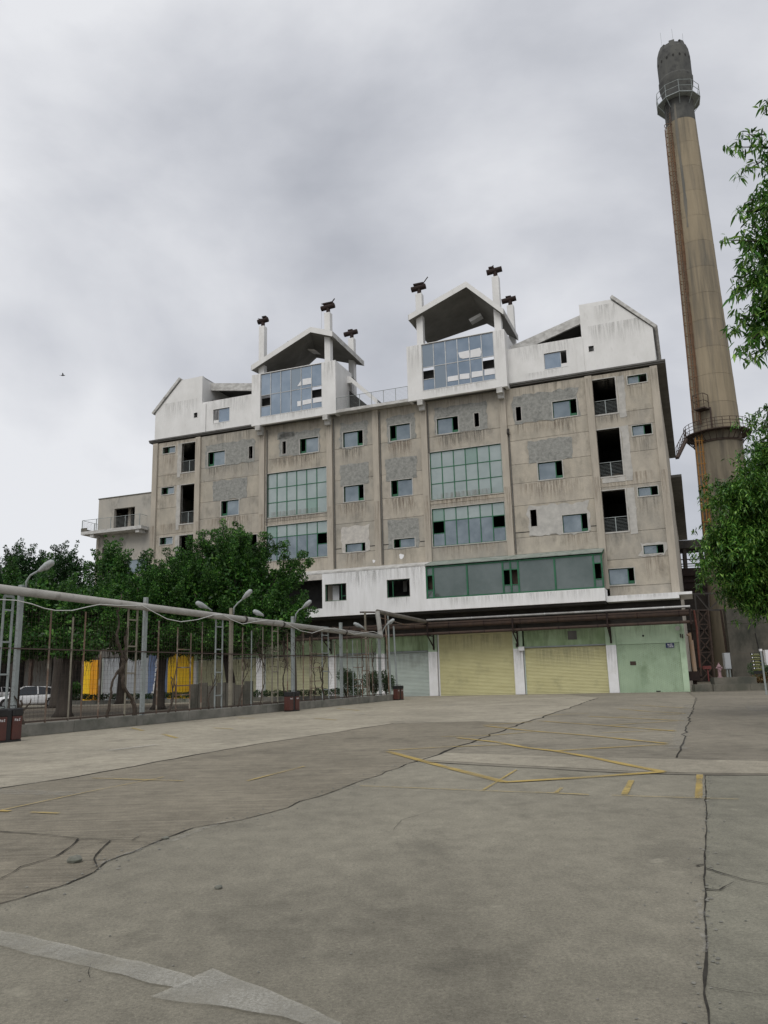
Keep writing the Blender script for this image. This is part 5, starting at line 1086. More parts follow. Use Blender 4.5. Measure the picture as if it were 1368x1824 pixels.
# planter
pA, pB = Vector((20.6,51.2,0)), Vector((40,48.0,0)); pd = (pB-pA).normalized(); pn = Vector((-pd.y,pd.x,0))
def pw(u, v, z=0): p = pA+pd*u+pn*v; return (p.x, p.y, z)
pl_ = thing('planter', 'long low mossy concrete planter wall along the right edge', 'planter', pA)
def pbox(u0,u1,v0,v1,z0,z1): b = MB(); L_ = Vector(pA); b.hexa([Vector(pw(u0,v0,z0))-L_,Vector(pw(u1,v0,z0))-L_,Vector(pw(u1,v1,z0))-L_,Vector(pw(u0,v1,z0))-L_],[Vector(pw(u0,v0,z1))-L_,Vector(pw(u1,v0,z1))-L_,Vector(pw(u1,v1,z1))-L_,Vector(pw(u0,v1,z1))-L_]); return b
u = 0.0; k = 0
while u < 18: pbox(u,u+2.19,0,.3,0,.44).build('kerb_block', M_OLDC, pl_); u += 2.2
pbox(0,18,.3,3.5,0,.36).build('soil', M_SOIL, pl_)
pbox(0.2,2.75,.5,1.6,.361,.86).build('plinth', M_OLDC, pl_)
pbox(-1.1,-.02,.2,1.1,0,.45).build('step_block', M_OLDC, pl_)
st_ = MB(); st_.poly([pw(-1.3,-.6,.016), pw(19,-.6,.016), pw(19,-.02,.016), pw(-1.3,-.02,.016)]); tag(st_.build('pavement_strip', M_SL['light']), kind='structure')
hyd = thing('fire_hydrant', 'faded pink fire hydrant on the concrete plinth', 'hydrant', (0,0,0)); hx = gd(1283, 1210, 52.0); hyd.location = (hx.x, 52.0, .86)
M_PINK = mat('faded_pink_paint', (.30,.20,.215), (.24,.15,.16), 6, rough=.6)
b = MB(); b.lathe([(.17,0),(.17,.04),(.10,.05),(.095,.62),(.14,.66),(.14,.72),(.10,.76),(.05,.86),(.0,.87)], n=16, cap=False); b.build('body', M_PINK, hyd, smooth=False)
b = MB(); b.tube([(-.2,0,.60),(.2,0,.60)], .06, 10); b.build('side_outlet', M_PINK, hyd); b = MB(); b.tube([(0,0,.5),(0,-.17,.5)], .075, 10); b.build('front_outlet', M_PINK, hyd); b = MB(); b.box(-.03,.03,-.03,.03,.86,.93); b.build('top_nut', M_PINK, hyd)
cab = MB(); p = gd(1296, 1192, 55.5); ct = gd(1296,1163,55.5); 
cabt = thing('switch_cabinet', 'upright pale grey electrical cabinet by the ochre shrubs', 'cabinet', (p.x, 55.5, p.z)); cab.box(-.18,.24,-.12,.2,0,ct.z-p.z); cab.build('housing', mat('cabinet_paint',(.42,.44,.45),(.34,.36,.37),3), cabt, bevel=.02); b = MB(); b.box(-.14,.2,-.135,-.121,.06,ct.z-p.z-.06); b.build('door', mat('cabinet_door',(.40,.42,.43)), cabt); b = MB(); b.box(-.1,-.02,-.08,.1,-p.z+.4,-.001); b.box(.1,.16,-.08,.1,-p.z+.4,-.001); b.build('stand', M_STEEL, cabt)
b = MB(); p = gd(1366,1163,54); b.box(p.x-.1,p.x+.6,54,54.3,p.z-.8,p.z+.2); b.box(p.x+.1,p.x+.2,54.1,54.2,.4,p.z-.8); tag(b.build('notice_box', M_WCOL), 'white box cut by the right edge of the view', 'box')
# guide sign
gs = thing('guide_sign', 'black five row direction sign hung on a leaning grey pole', 'sign', (20.0, 42.9, 0))
top = gd(1355,1160,42.9); top = top-Vector((20.0,42.9,0)); b = MB(); b.tube([(.02,0,0),(.0+top.x,0,top.z)], .05, 10); b.build('pole', M_STEEL, gs); b = MB(); b.box(top.x-.06,top.x+.06,-.06,.06,top.z+.001,top.z+.12); b.build('pole_cap', M_WCOL, gs)
M_BLK = mat('sign_black', (.012,.013,.012), rough=.4); M_SGT = mat('pale_yellow_letters', (.62,.64,.35)); M_SGL = mat('sign_yellow_green', (.30,.32,.04)); 
rows = [(1337,1163,1354,1163.8),(1338,1169,1355,1170),(1339.5,1175.5,1356,1176.3),(1340.5,1181.5,1357,1182),(1341.5,1188,1357.5,1188.3),(1343,1195,1358,1195.5)]
for i, (x0, y0, x1, y1) in enumerate(rows):
    a, c = gd(x0,y0,42.86), gd(x1,y1,42.86); a -= Vector((20,42.9,0)); c -= Vector((20,42.9,0)); h_ = .165
    b = MB(); b.hexa([(a.x,-.02,a.z-h_),(c.x,-.02,a.z-h_),(c.x,.02,a.z-h_),(a.x,.02,a.z-h_)],[(a.x,-.02,a.z),(c.x,-.02,a.z),(c.x,.02,a.z),(a.x,.02,a.z)]); o = b.build('sign_board', M_BLK, gs)
    if i < 5:
        b = MB(); b.box(a.x,c.x,-.023,-.0201,a.z-h_,a.z-h_+.016); b.build('row_line', M_SGL, o)
        m2 = MB(); m2.prism([(a.x+.07+.035*math.cos(q*.785), a.z-.07+.035*math.sin(q*.785)) for q in range(8)], -.026,-.0201); m2.build('arrow_mark', M_LET, o)
        strokes(o, a.x+.16, a.z-.10, .045, .055, (5,5,4,4,5)[i], .062, -.026, M_SGT, 20+i)

# ------------------------------------------------------------------ generic leaf clouds
def leafcloud(centers, radii, n, size, seed, up=.0, droop=0.0, aspect=2.0, shell=.35, pw_=.75):
    rs = np.random.RandomState(seed); C = np.array(centers, float); Rr = np.array(radii, float); k = rs.randint(0, len(C), n) if Rr.ndim == 1 or True else None
    vol = Rr.prod(axis=1)**pw_; k = rs.choice(len(C), n, p=vol/vol.sum())
    d = rs.normal(size=(n,3)); d /= np.linalg.norm(d, axis=1)[:,None]; rad = (shell+(1-shell)*rs.rand(n))**(1/2.0)
    P = C[k]+d*Rr[k]*rad[:,None]
    ax = d*.6+rs.normal(size=(n,3))*.55; ax[:,2] += up-droop; ax /= np.linalg.norm(ax, axis=1)[:,None]
    sd_ = np.cross(ax, rs.normal(size=(n,3))); sd_ /= np.linalg.norm(sd_, axis=1)[:,None]
    s = size*(.65+.7*rs.rand(n))[:,None]; a = ax*s; c = sd_*s/aspect
    return np.stack([P-a*.5, P+c*.5-a*.05, P+a*.5, P-c*.5-a*.05], axis=1)
def limb(b, p0, p1, r0, r1, seed, n=6, wob=.12):
    p0, p1 = Vector(p0), Vector(p1); L_ = (p1-p0).length; pts = []; rs = []
    for i in range(n+1):
        t = i/n; p = p0.lerp(p1, t); q = Vector((noise.noise(Vector((seed, t*2.3, 1))), noise.noise(Vector((seed, 4, t*2.3))), .4*noise.noise(Vector((t*2.3, 2, seed)))))*L_*wob*math.sin(math.pi*t)*1.6
        pts.append(p+q); rs.append(r0+(r1-r0)*t)
    b.tube(pts, rs, 7); return pts
def px_tree(name, label, base, blobs, fingers, nleaf, leaf, Y, trunk_r, seed, m_leaf=M_LEAF, roots=0, group=None, fork=.75, bark=M_BARK, up=.25):
    """blobs: (px,py,rx_px,ry_px,Y) ; fingers: (px0,py0,px1,py1,Y) sprays that stick out"""
    rr = random.Random(seed); root = thing(name, label, 'tree', base, 0, group); L0 = Vector(base)
    C, Rd = [], []
    sc = lambda Y_: (Y_/math.cos(.1))/F_PX
    for px, py, rx, ry, Yb in blobs:
        c = gd(px, py, Yb); C.append(c-L0); Rd.append((rx*sc(Yb), min(rx,ry*1.6)*sc(Yb)*.9, ry*sc(Yb)))
    # finger clumps on the crown surface
    CC, RR = [], []
    for c, r_ in zip(C, Rd):
        for _ in range(max(6, int(16*r_[0]*r_[2]/4))):
            d = Vector((rr.gauss(0,1), rr.gauss(0,1), rr.gauss(0,1)*.8+.25)).normalized(); q = Vector((c.x+d.x*r_[0]*.82, c.y+d.y*r_[1]*.82, c.z+d.z*r_[2]*.82)); g = d*.5+Vector((0,0,.55))
            for t in range(5): CC.append(q+g*(t*.34)); s_ = rr.uniform(.20,.36)*(1.1-.17*t)*max(.7,min(1.3,r_[0]/1.5)); RR.append((s_*1.25, s_*1.25, s_))
    for x0, y0, x1, y1, Yb in fingers:
        a, c = gd(x0,y0,Yb)-L0, gd(x1,y1,Yb)-L0; n = max(3, int((c-a).length/.25))
        for t in range(n+1): f = t/n; CC.append(a.lerp(c, f)+Vector((rr.uniform(-.12,.12),rr.uniform(-.2,.2),rr.uniform(-.12,.12)))); s_ = rr.uniform(.26,.40)*(1.15-.5*f); RR.append((s_*1.2,s_*1.2,s_*1.05))
    q1 = leafcloud(CC, RR, int(nleaf*.8), leaf, seed, up=up, pw_=.55); q2 = leafcloud(C, [(a*.88,b_*.88,c_*.88) for a,b_,c_ in Rd], int(nleaf*.2), leaf*2.0, seed+1, shell=.05)
    grid_mesh('crown', np.concatenate([q1, q2]), m_leaf, root, stuff=False)
    b = MB(); zc = min(c.z for c in C); top = Vector((rr.uniform(-.3,.3), rr.uniform(-.3,.3), zc*fork+ .3))
    b.tube([(0,0,-.05),(.02,0,.25),(.05,.03,top.z*.5),top], [trunk_r*1.9,trunk_r*1.25,trunk_r,trunk_r*.85], 10); b.build('trunk', bark, root, smooth=True)
    lb = MB()
    for i, (c, r_) in enumerate(zip(C, Rd)):
        pts = limb(lb, top, c+Vector((0,0,-r_[2]*.2)), trunk_r*.55, .05, seed+i*1.7)
        for q in range(4):
            d = Vector((rr.gauss(0,1), rr.gauss(0,1), abs(rr.gauss(0,.8)))).normalized(); limb(lb, pts[3], c+Vector((d.x*r_[0]*.85,d.y*r_[1]*.85,d.z*r_[2]*.8)), trunk_r*.2, .02, seed+i*3+q)
    for x0, y0, x1, y1, Yb in fingers: lb.tube([gd(x0,y0,Yb)-L0, gd(x1,y1,Yb)-L0], [.035,.012], 5)
    lb.build('limbs', bark, root, smooth=True, stuff=True)
    if roots:
        ar = MB()
        for _ in range(roots):
            c, r_ = rr.choice(list(zip(C, Rd))); x = c.x+rr.uniform(-1,1)*r_[0]*.85; y = c.y+rr.uniform(-1,1)*r_[1]*.7; z = c.z-r_[2]*.6; ln = rr.uniform(.5,1.0)*(z*.55); pts = [(x,y,z)]
            for t in range(1,4): pts.append((x+rr.uniform(-.08,.08), y+rr.uniform(-.08,.08), z-ln*t/3))
            ar.tube(pts, [.018,.014,.010,.006], 4, cap=False)
        ar.build('aerial_roots', M_VINE, root, stuff=True)
    return root

# trees behind the fence
px_tree('fig_tree', 'fig tree with the thickest dark trunk, nearest the parked white car', (-15.6,38.7,0), [(60,1085,75,60,39.5),(150,1095,60,52,39),(20,1145,70,40,38),(120,1145,80,32,38),(60,1120,80,40,40)], [(30,1040,20,1000,40)], 75000, .11, 38.7, .30, 11, roots=55, group=None)
px_tree('fig_tree', 'fig tree with a flared dark trunk in front of the blue mural', (-13.0,45.5,0), [(220,1070,70,58,46),(290,1090,60,55,45.5),(200,1020,32,36,46.5),(250,1138,90,34,45),(180,1120,60,40,46),(300,1140,55,26,45)], [(198,1010,192,966,46.5),(262,1030,264,985,46.5),(225,1020,222,985,46.5),(180,1015,172,985,46.5),(210,1005,208,970,46.5),(290,1050,292,1005,46),(160,1030,155,1005,46.5)], 80000, .115, 45.5, .27, 12, roots=55)
px_tree('fig_tree', 'tallest fig tree, its feathery crown covering the lower left windows', (-9.2,46.6,0), [(385,1045,82,62,47),(330,1080,60,60,46),(440,1090,58,48,46.5),(400,990,40,28,47.5),(470,1040,40,36,47),(380,1132,98,38,46),(340,1150,60,22,45.5),(430,1150,50,20,45.5),(345,1045,40,36,47),(460,1125,50,34,46),(440,1020,44,30,47),(505,1110,42,36,46.5)],
    [(398,965,397,932,47.5),(420,970,428,938,47.5),(340,1000,338,955,47),(366,980,362,950,47),(450,1000,472,952,47),(455,1010,500,968,47),(480,1040,545,985,47),(500,1050,552,998,47),(480,1075,540,1028,47),(490,1090,528,1066,47),(320,1040,296,985,46.5),(430,960,445,955,47),(505,1005,507,970,47),(460,1000,482,960,47),(490,1030,530,1000,47),(410,975,418,935,47.5),(385,970,382,945,47.5),(350,1010,352,965,47),(330,1040,318,990,47),(480,1055,548,1010,47),(500,1100,545,1075,47)], 150000, .115, 46.5, .27, 13, roots=70)
px_tree('fig_tree', 'slim pale trunked fig tree with sparse foliage before the khaki shutter', (-6.3,53.5,0), [(480,1120,60,36,53),(525,1105,36,32,52.5)], [(520,1100,560,1085,52.5)], 17000, .12, 53, .15, 14, roots=50, bark=M_BARKP, fork=.6)
px_tree('fig_tree', 'dark fig tree at the far left, tufted tops against the sky', (-22.3,54,0), [(60,1060,80,50,55),(0,1070,70,60,54),(140,1075,60,50,56),(45,1010,36,24,55),(115,1015,34,24,56),(-40,1060,60,60,54)],
    [(30,1000,28,968,55),(50,1000,60,972,55),(22,1000,14,982,55),(100,1010,98,972,56),(118,1010,122,985,56),(128,1015,134,985,56),(80,1010,76,988,55),(108,1000,110,975,56)], 66000, .13, 54, .33, 15, m_leaf=M_LEAFD, roots=40)
px_tree('fig_tree', 'bushy fig tree between the far left tree and the balcony', (-20.0,60,0), [(190,1085,85,55,60),(300,1080,80,55,60),(120,1110,70,45,59)], [(160,1045,152,1010,60)], 38000, .14, 60, .25, 16, m_leaf=M_LEAFD, roots=30)
px_tree('fig_tree', 'dark fig tree standing behind the steel ladder frames at the left edge', (-20.5,44,0), [(-20,1110,60,60,44),(40,1150,60,26,44)], [], 20000, .13, 44, .24, 17, m_leaf=M_LEAFD, roots=25)

# right hand trees with long drooping leaves, trunk outside the picture
def spray_mesh(seed, n, L_, w_, spread, droop):
    rs = random.Random(seed); q = []
    for i in range(n):
        a = rs.uniform(0, 2*math.pi); tilt = rs.uniform(.15, 1.0); d = Vector((math.cos(a)*tilt*spread, math.sin(a)*tilt*spread, rs.uniform(-.5,.3)-droop)).normalized(); l = L_*rs.uniform(.6,1.15)
        o = Vector((rs.gauss(0,.05), rs.gauss(0,.05), rs.uniform(-.10,.16))); side = d.cross(Vector((rs.gauss(0,.4),rs.gauss(0,.4),1))).normalized()*w_*.5*rs.uniform(.8,1.15); sag = Vector((0,0,-l*.22))
        p0, p1, p2, p3 = o, o+d*l*.33+Vector((0,0,.0)), o+d*l*.7+sag*.35, o+d*l+sag
        q.append([p0-side*.2, p0+side*.2, p1+side, p1-side]); q.append([p1-side, p1+side, p2+side*.75, p2-side*.75]); q.append([p2-side*.75, p2+side*.75, p3+side*.05, p3-side*.05])
    me = bpy.data.meshes.new('leaf_spray'); V = []; Fc = []
    for i in range(n):
        b0 = len(V); A = q[i*3]; B_ = q[i*3+1]; C_ = q[i*3+2]; V += [A[0],A[1],A[2],A[3],B_[2],B_[3],C_[2],C_[3]]; Fc += [(b0,b0+1,b0+2,b0+3),(b0+3,b0+2,b0+4,b0+5),(b0+5,b0+4,b0+6,b0+7)]
    me.from_pydata([tuple(v) for v in V], [], Fc); me.materials.append(M_LEAFR); me.update(); return me
def right_tree(label, base, blobs, nspray, Y, L_, w_, seed, extra=(), nleaf=9000, trunk_r=.25, droop=.35, CS=.26):
    rr = random.Random(seed); root = thing('broadleaf_tree', label, 'tree', base); L0 = Vector(base); meshes = [spray_mesh(seed*10+i, 14, L_, w_, 1.0, droop) for i in range(6)]; sc = Y/F_PX
    C = [(gd(px,py,Yb)-L0, (rx*Yb/F_PX, rx*Yb/F_PX, ry*Yb/F_PX)) for px,py,rx,ry,Yb in blobs]
    pts = []
    for a0, a1, c0, c1, Yb in extra:
        a, c = gd(a0,a1,Yb)-L0, gd(c0,c1,Yb)-L0; n = max(3, int((c-a).length/.16))
        for t in range(n+1): pts.append(a.lerp(c, t/n)+Vector((rr.gauss(0,.05),rr.gauss(0,.12),rr.gauss(0,.05))))
    ne = len(pts)
    wts = [r[0]*r[2] for _, r in C]
    cl = []
    for _ in range(int(16*len(C))):
        c, r = rr.choices(C, wts)[0]; d = Vector((rr.gauss(0,1)-.2, rr.gauss(0,1)-.6, rr.gauss(0,1)+.1)).normalized(); f = rr.uniform(.72,1.02); cl.append(Vector((c.x+d.x*r[0]*f, c.y+d.y*r[1]*f, c.z+d.z*r[2]*f)))
    while len(pts) < nspray:
        q = rr.choice(cl); pts.append(q+Vector((rr.gauss(0,CS),rr.gauss(0,CS),rr.gauss(0,CS*.55))))
    for i, p in enumerate(pts[:290]):
        o = bpy.data.objects.new('leaf_spray', meshes[i % 6]); COL.objects.link(o); o.parent = root; o.location = p; o.rotation_euler = (rr.uniform(-.5,.5), rr.uniform(-.5,.5), rr.uniform(0,6.28)); s = rr.uniform(.8,1.2); o.scale = (s,s,s)
    # the rest of the foliage as one mass
    qs = []; src = []
    for me in meshes:
        v = np.array([tuple(x.co) for x in me.vertices]).reshape(-1,8,3); src.append(v)
    rs = np.random.RandomState(seed); allq = []
    for i in range(nleaf//14):
        c, r = rr.choices(C, wts)[0]; d = Vector((rr.gauss(0,1), rr.gauss(0,1), rr.gauss(0,1))).normalized(); f = rr.uniform(.15,.85); p = np.array((c.x+d.x*r[0]*f, c.y+d.y*r[1]*f, c.z+d.z*r[2]*f)) if rr.random() < .35 else np.array(rr.choice(cl)+Vector((rr.gauss(0,CS*1.1),rr.gauss(0,CS*1.1),rr.gauss(0,CS*.6)))); a = rr.uniform(0,6.28); ca, sa = math.cos(a), math.sin(a)
        v = src[i % 6]@np.array([[ca,sa,0],[-sa,ca,0],[0,0,1]])+p; allq.append(np.stack([v[:,[0,1,2,3]], v[:,[3,2,4,5]], v[:,[5,4,6,7]]],axis=1).reshape(-1,4,3))
    grid_mesh('crown', np.concatenate(allq), M_LEAFR, root, stuff=True)
    b = MB(); zc = np.mean([c.z for c,_ in C]); b.tube([(0,0,0),(.05,0,.4),(.1,.1,zc*.6),(0,.1,zc*1.25)], [trunk_r*1.5,trunk_r,trunk_r*.8,trunk_r*.35], 10); b.build('trunk', M_BARK, root, smooth=True)
    lb = MB()
    for i, (c, r) in enumerate(C):
        t = (0,.1,max(1.5, min(zc*1.2, c.z-1.2))); limb(lb, t, c, .09, .03, seed+i)
        for q in range(6):
            d = Vector((rr.gauss(0,1)-.3, rr.gauss(0,1), rr.gauss(0,.8))).normalized(); limb(lb, c, c+Vector((d.x*r[0]*.85,d.y*r[1]*.85,d.z*r[2]*.85)), .03, .008, seed+i*7+q)
    for a0, a1, c0, c1, Yb in extra: lb.tube([gd(a0,a1,Yb)-L0, gd(c0,c1,Yb)-L0], [.02,.006], 5)
    lb.build('limbs', M_BARK, root, smooth=True, stuff=True); return root
right_tree('tall tree at the upper right edge with long drooping leaves against the sky', (10.6,16.5,0),
    [(1430,305,66,56,16.5),(1420,400,74,60,16.5),(1412,470,66,66,16.5),(1412,560,68,56,16.5),(1440,625,66,40,16.5),(1392,520,44,56,16.2),(1450,200,60,60,16.5)],
    290, 16.5, .20, .052, 21, extra=[(1368,262,1300,262,16.3),(1360,285,1322,308,16.3),(1365,240,1330,240,16.3),(1368,345,1325,362,16.3),(1362,372,1322,378,16.3),(1360,430,1298,428,16.3),(1350,450,1318,470,16.3),(1350,500,1306,520,16.3),(1360,555,1318,570,16.3),(1355,590,1310,635,16.3),(1360,620,1325,640,16.3),(1366,185,1380,175,16.3),(1345,480,1312,500,16.3),(1358,410,1335,400,16.3)], nleaf=20000)
right_tree('dense green broadleaf tree hanging over the wall and planter at the right', (15.6,25.5,0),
    [(1340,905,70,55,24.5),(1310,940,52,40,24),(1390,860,70,80,25),(1330,1000,55,55,24),(1375,1000,80,60,24),(1345,1045,48,34,24),(1385,1070,60,26,24),(1280,960,24,26,23.8),(1300,1005,34,34,23.8),(1320,870,36,30,24),(1400,760,50,40,25),(1420,940,100,110,26)],
    288, 24, .17, .05, 22, extra=[(1300,890,1285,880,23.8),(1340,840,1320,830,24),(1290,940,1256,935,23.8),(1270,960,1258,975,23.8),(1368,725,1345,740,24.5),(1368,760,1340,770,24.5),(1368,795,1345,800,24.5)], nleaf=80000, trunk_r=.3, droop=.2, CS=.30)

# low plants
def bushy(name, lab, cat, loc, r, h, n, leaf, m_, seed, grp=None, stems=True):
    root = thing(name, lab, cat, loc, 0, grp); rr = random.Random(seed); C, RR = [], []
    for _ in range(14): a = rr.uniform(0,6.28); C.append((math.cos(a)*r*.6*rr.random(), math.sin(a)*r*.6*rr.random(), h*(.45+.45*rr.random()))); RR.append((r*.42,r*.42,h*.26))
    grid_mesh('foliage', leafcloud(C, RR, n, leaf, seed, up=.5), m_, root)
    b = MB()
    for _ in range(5): a = rr.uniform(0,6.28); b.tube([(0,0,0),(math.cos(a)*r*.3,math.sin(a)*r*.3,h*.5)], [.03,.015], 5)
    b.build('stems', M_BARK, root, stuff=True); return root
bushy('shrub', 'round dark clipped shrub left of the other two beside the pale shutters', 'shrub', (gp(620,1247).x, 53.5, 0), .95, 1.85, 3200, .10, M_HEDGE, 31)
bushy('shrub', 'middle dark shrub behind the last fence post', 'shrub', (gd(665,1220,54.5).x, 54.5, 0), .9, 1.75, 2800, .10, M_HEDGE, 32)
bushy('shrub', 'tufted dark shrub nearest the last litter bin', 'shrub', (gd(689,1220,54.0).x, 54.0, 0), .65, 1.75, 2200, .10, M_HEDGE, 33)
# clipped hedge strip (nobody could count its plants) on its kerb
HA, HB = gp(60,1262), FWD(1.2,-5.0); HA = FWD(-30,-7.5); HB = FWD(1.0,-5.4); hd_ = (HB-HA).normalized(); hn = Vector((-hd_.y,hd_.x,0)); HL = (HB-HA).length
C = []; RR = []
for i in range(int(HL/.35)): p = HA+hd_*(i*.35)+hn*NR.uniform(0,.5); C.append((p.x,p.y,.50+NR.uniform(-.05,.08))); RR.append((.32,.32,.24))
hedge = grid_mesh('hedge', leafcloud(C, RR, 26000, .09, 77, up=.3), M_HEDGE, None, stuff=True); tag(hedge, 'low clipped dark hedge running in front of the shutters behind the fence', 'hedge')
kb = thing('hedge_kerb', 'low concrete kerb edging the hedge behind the fence', 'kerb', (0,0,0))
for i in range(int(HL/1.9)):
    a, c = HA+hd_*(i*1.9)-hn*.35, HA+hd_*(i*1.9+1.88)-hn*.35; b = MB(); b.hexa([a,c,c+hn*.15,a+hn*.15],[p+Vector((0,0,.30)) for p in (a,c,c+hn*.15,a+hn*.15)]); b.build('kerb_block', M_KERB, kb)
# ochre ground shrubs in the planter
C = []; RR = []
for i in range(60): u_ = NR.uniform(2.8,16); p = pw(u_, NR.uniform(.5,1.6)); h_ = NR.uniform(.5,1.25); C.append((p[0],p[1],.4+h_*.45)); RR.append((.42,.42,h_*.5))
o = grid_mesh('ochre_shrubs', leafcloud(C, RR, 14000, .13, 78, up=.9, aspect=3.5), M_OCHRE, None, stuff=True); tag(o, 'dry orange and green shrubs filling the planter at the right', 'shrubs')
C = []; RR = []
for i in range(12): p = pw(2.9+i*.35, 1.9); C.append((p[0],p[1],1.1+NR.uniform(-.3,.4))); RR.append((.3,.3,.4))
o = grid_mesh('green_shrub', leafcloud(C, RR, 2500, .2, 79, up=.9, aspect=6), M_HEDGE, None, stuff=True); tag(o, 'spiky dark green shrub beside the grey cabinet', 'shrub')

# ------------------------------------------------------------------ fence with overhead pipe
def fp(px, py): return onwall(px, py, FA_, FB_)
KA = FA_-FD*7
kt = thing('fence_kerb', 'long weathered concrete kerb wall under the steel fence', 'wall', FA_)
i = 0; t = -7.0; FLEN = (FB_-FA_).length
while t < FLEN+.6:
    t1 = min(t+3.0, FLEN+.6); a, c = FD*t, FD*(t1-.012); b = MB(); n_ = FN*.32; q = [a-FN*.12, c-FN*.12, c+n_, a+n_]; b.hexa(q, [p+Vector((0,0,.36)) for p in q]); b.build('kerb_block', M_KERB, kt, bevel=.015); t = t1
fence = thing('steel_fence', 'rusty wire mesh fence on grey steel posts with ladder frames', 'fence', FA_)
def fl(p): return Vector(p)-FA_
def post_at(px, py, w_=.17, m_=M_STEEL):
    p = fp(px, py); b = MB(); b.box(-w_/2,w_/2,-w_/2,w_/2,0,p.z-.3); o = b.build('post', m_, fence, bevel=.01); o.location = fl((p.x,p.y,.3))+FN*.08; o.rotation_euler = (0,0,math.atan2(FD.y,FD.x)); return p
posts = [post_at(42,1042,.14), post_at(263,1064,.135), post_at(415,1083,.14,M_STYEL), post_at(524,1098,.15), post_at(609,1109,.15), post_at(677,1124,.15)]
ztop = sum(p.z for p in posts)/6
for px0, px1, mm in [(-30,-12,M_STEEL),(6,22,M_STEEL),(229,245,M_STYEL),(385,397,M_STEEL),(485,495,M_STYEL),(573,584,M_STEEL),(643,655,M_STRUST)]:
    a, c = fp(px0,1090), fp(px1,1090); b = MB()
    for p in (a, c): b.box(fl(p).x-.028, fl(p).x+.028, fl(p).y-.028, fl(p).y+.028, .36, 4.15)
    z = .9
    while z < 4: b.bar(fl((a.x,a.y,z)), fl((c.x,c.y,z)), .05); z += .95 
    b.bar(fl((a.x,a.y,4.17)), fl((c.x,c.y,4.17)), .08); b.build('ladder_frame', mm, fence)
for px, zt_, mm in [(128,3.7,M_STYEL),(316,3.6,M_STRUST),(340,3.4,M_STRUST),(448,3.7,M_STEEL),(552,3.6,M_STRUST),(628,3.6,M_STEEL),(555,3.2,M_STRUST),(180,2.6,M_STRUST),(596,3.5,M_STRUST),(662,3.7,M_STRUST),(150,3.9,M_STRUST),(282,3.8,M_STRUST),(360,3.9,M_STRUST),(432,3.8,M_STRUST),(468,3.9,M_STYEL),(512,3.7,M_STRUST),(540,3.9,M_STRUST),(88,3.9,M_STRUST),(618,3.9,M_STRUST),(636,3.6,M_STYEL)]:
    p = fl(fp(px,1150)); b = MB(); b.tube([(p.x,p.y,.36),(p.x,p.y,zt_)], .028, 6); b.build('upright', mm, fence)
for x0, x1 in ((316,340),(552,575),(628,645)):
    a, c = fl(fp(x0,1150)), fl(fp(x1,1150)); b = MB()
    for z in (1.0,1.35,2.05,2.75): b.bar((a.x,a.y,z),(c.x,c.y,z),.045)
    b.build('rungs', M_STRUST, fence)
for z, m_ in ((2.62,M_WIRE),(.42,M_WIRE)):
    b = MB(); a, c = -FD*6.5, FD*(FLEN-.3); b.bar((a.x,a.y,z),(c.x,c.y,z),.045); b.build('rail', m_, fence)
b = MB(); n_ = int((FLEN+6)/.15)
for i in range(n_):
    p = -FD*6+FD*(i*.15)+FN*.04; hh = 3.9; b.box(p.x-.002, p.x+.002, p.y-.002, p.y+.002, .4, hh)
for q in range(24): z = .45+q*.15; a, c = -FD*6+FN*.04, FD*(FLEN-.2)+FN*.04; b.bar((a.x,a.y,z),(c.x,c.y,z),.004)
b.build('wire_mesh', M_WIRE, fence, stuff=True)
M_LINK = mat('brownish_old_pipe', (.19,.175,.15), (.12,.105,.09), 1.5, (1,1,1), .7)
pipe = thing('overhead_pipe', 'long weathered grey pipe carried along the top of the fence', 'pipe', FA_)
pz = ztop-.22; a = fp(-60,1043); e1 = fp(677,1134); pts = [fl((p.x,p.y,p.z))+FN*(-.06) for p in (fp(-90,1038), fp(0,1051), fp(150,1066), fp(263,1079), fp(415,1094), fp(524,1109), fp(609,1120), fp(677,1134))]
b = MB(); b.tube([pts[0], pts[-1]], .135, 16); b.build('run', M_GANP, pipe, smooth=False).data.shade_smooth()
end = pts[-1]; Ye = (FA_+end).y; up_ = gd(672,1089,Ye)-FA_; dn = P3(4.15,-1.3,5.30)-FA_
b = MB(); b.tube([end+Vector((0,0,-.05)), up_], .15, 14); b.build('riser', M_GANP, pipe)
b = MB(); b.tube([up_, dn], .13, 14); b.build('link', M_LINK, pipe); b = MB(); b.tube([up_+Vector((0,0,-.35)), (up_+dn)/2+Vector((0,0,-.5)), dn+Vector((0,0,-.25))], .03, 5); b.build('conduit', M_STRUST, pipe)
for f in (.01,.49,.6,.83):
    c = pts[0].lerp(pts[-1], f); d = (pts[-1]-pts[0]).normalized(); b = MB(); b.tube([c-d*.06, c+d*.06], .165, 16); b.build('clamp', M_DSTEEL, pipe)
# portal and poles at the end of the fence
Yp = 53.0
for k, (x0,y0,x1,y1,m_,r_,lb) in enumerate([(650,1089,655,1240,M_STYEL,.07,'yellowed steel pole carrying the short crossbar'),(686,1092,694,1240,M_STRUST,.05,'thin rusty pole just right of the raised pipe'),(691,1094,696,1238,M_STEEL,.05,'slim grey pole between the rusty pole and the last pole'),(701,1115,708,1226,M_STEEL,.055,'last grey pole, standing behind the third litter bin')]):
    a, c = gd(x0,y0,Yp-k*.3), gd(x1,y1,Yp-k*.3); b = MB(); b.tube([(c.x,c.y,0),(a.x,a.y,a.z)], r_, 8); tag(b.build('pole', m_), lb, 'pole')
b = MB(); b.bar(gd(641,1090.5,Yp), gd(674,1090.5,Yp), .1); tag(b.build('crossbar', M_RUST), 'short rusty crossbar on top of the yellowed pole', 'bar')
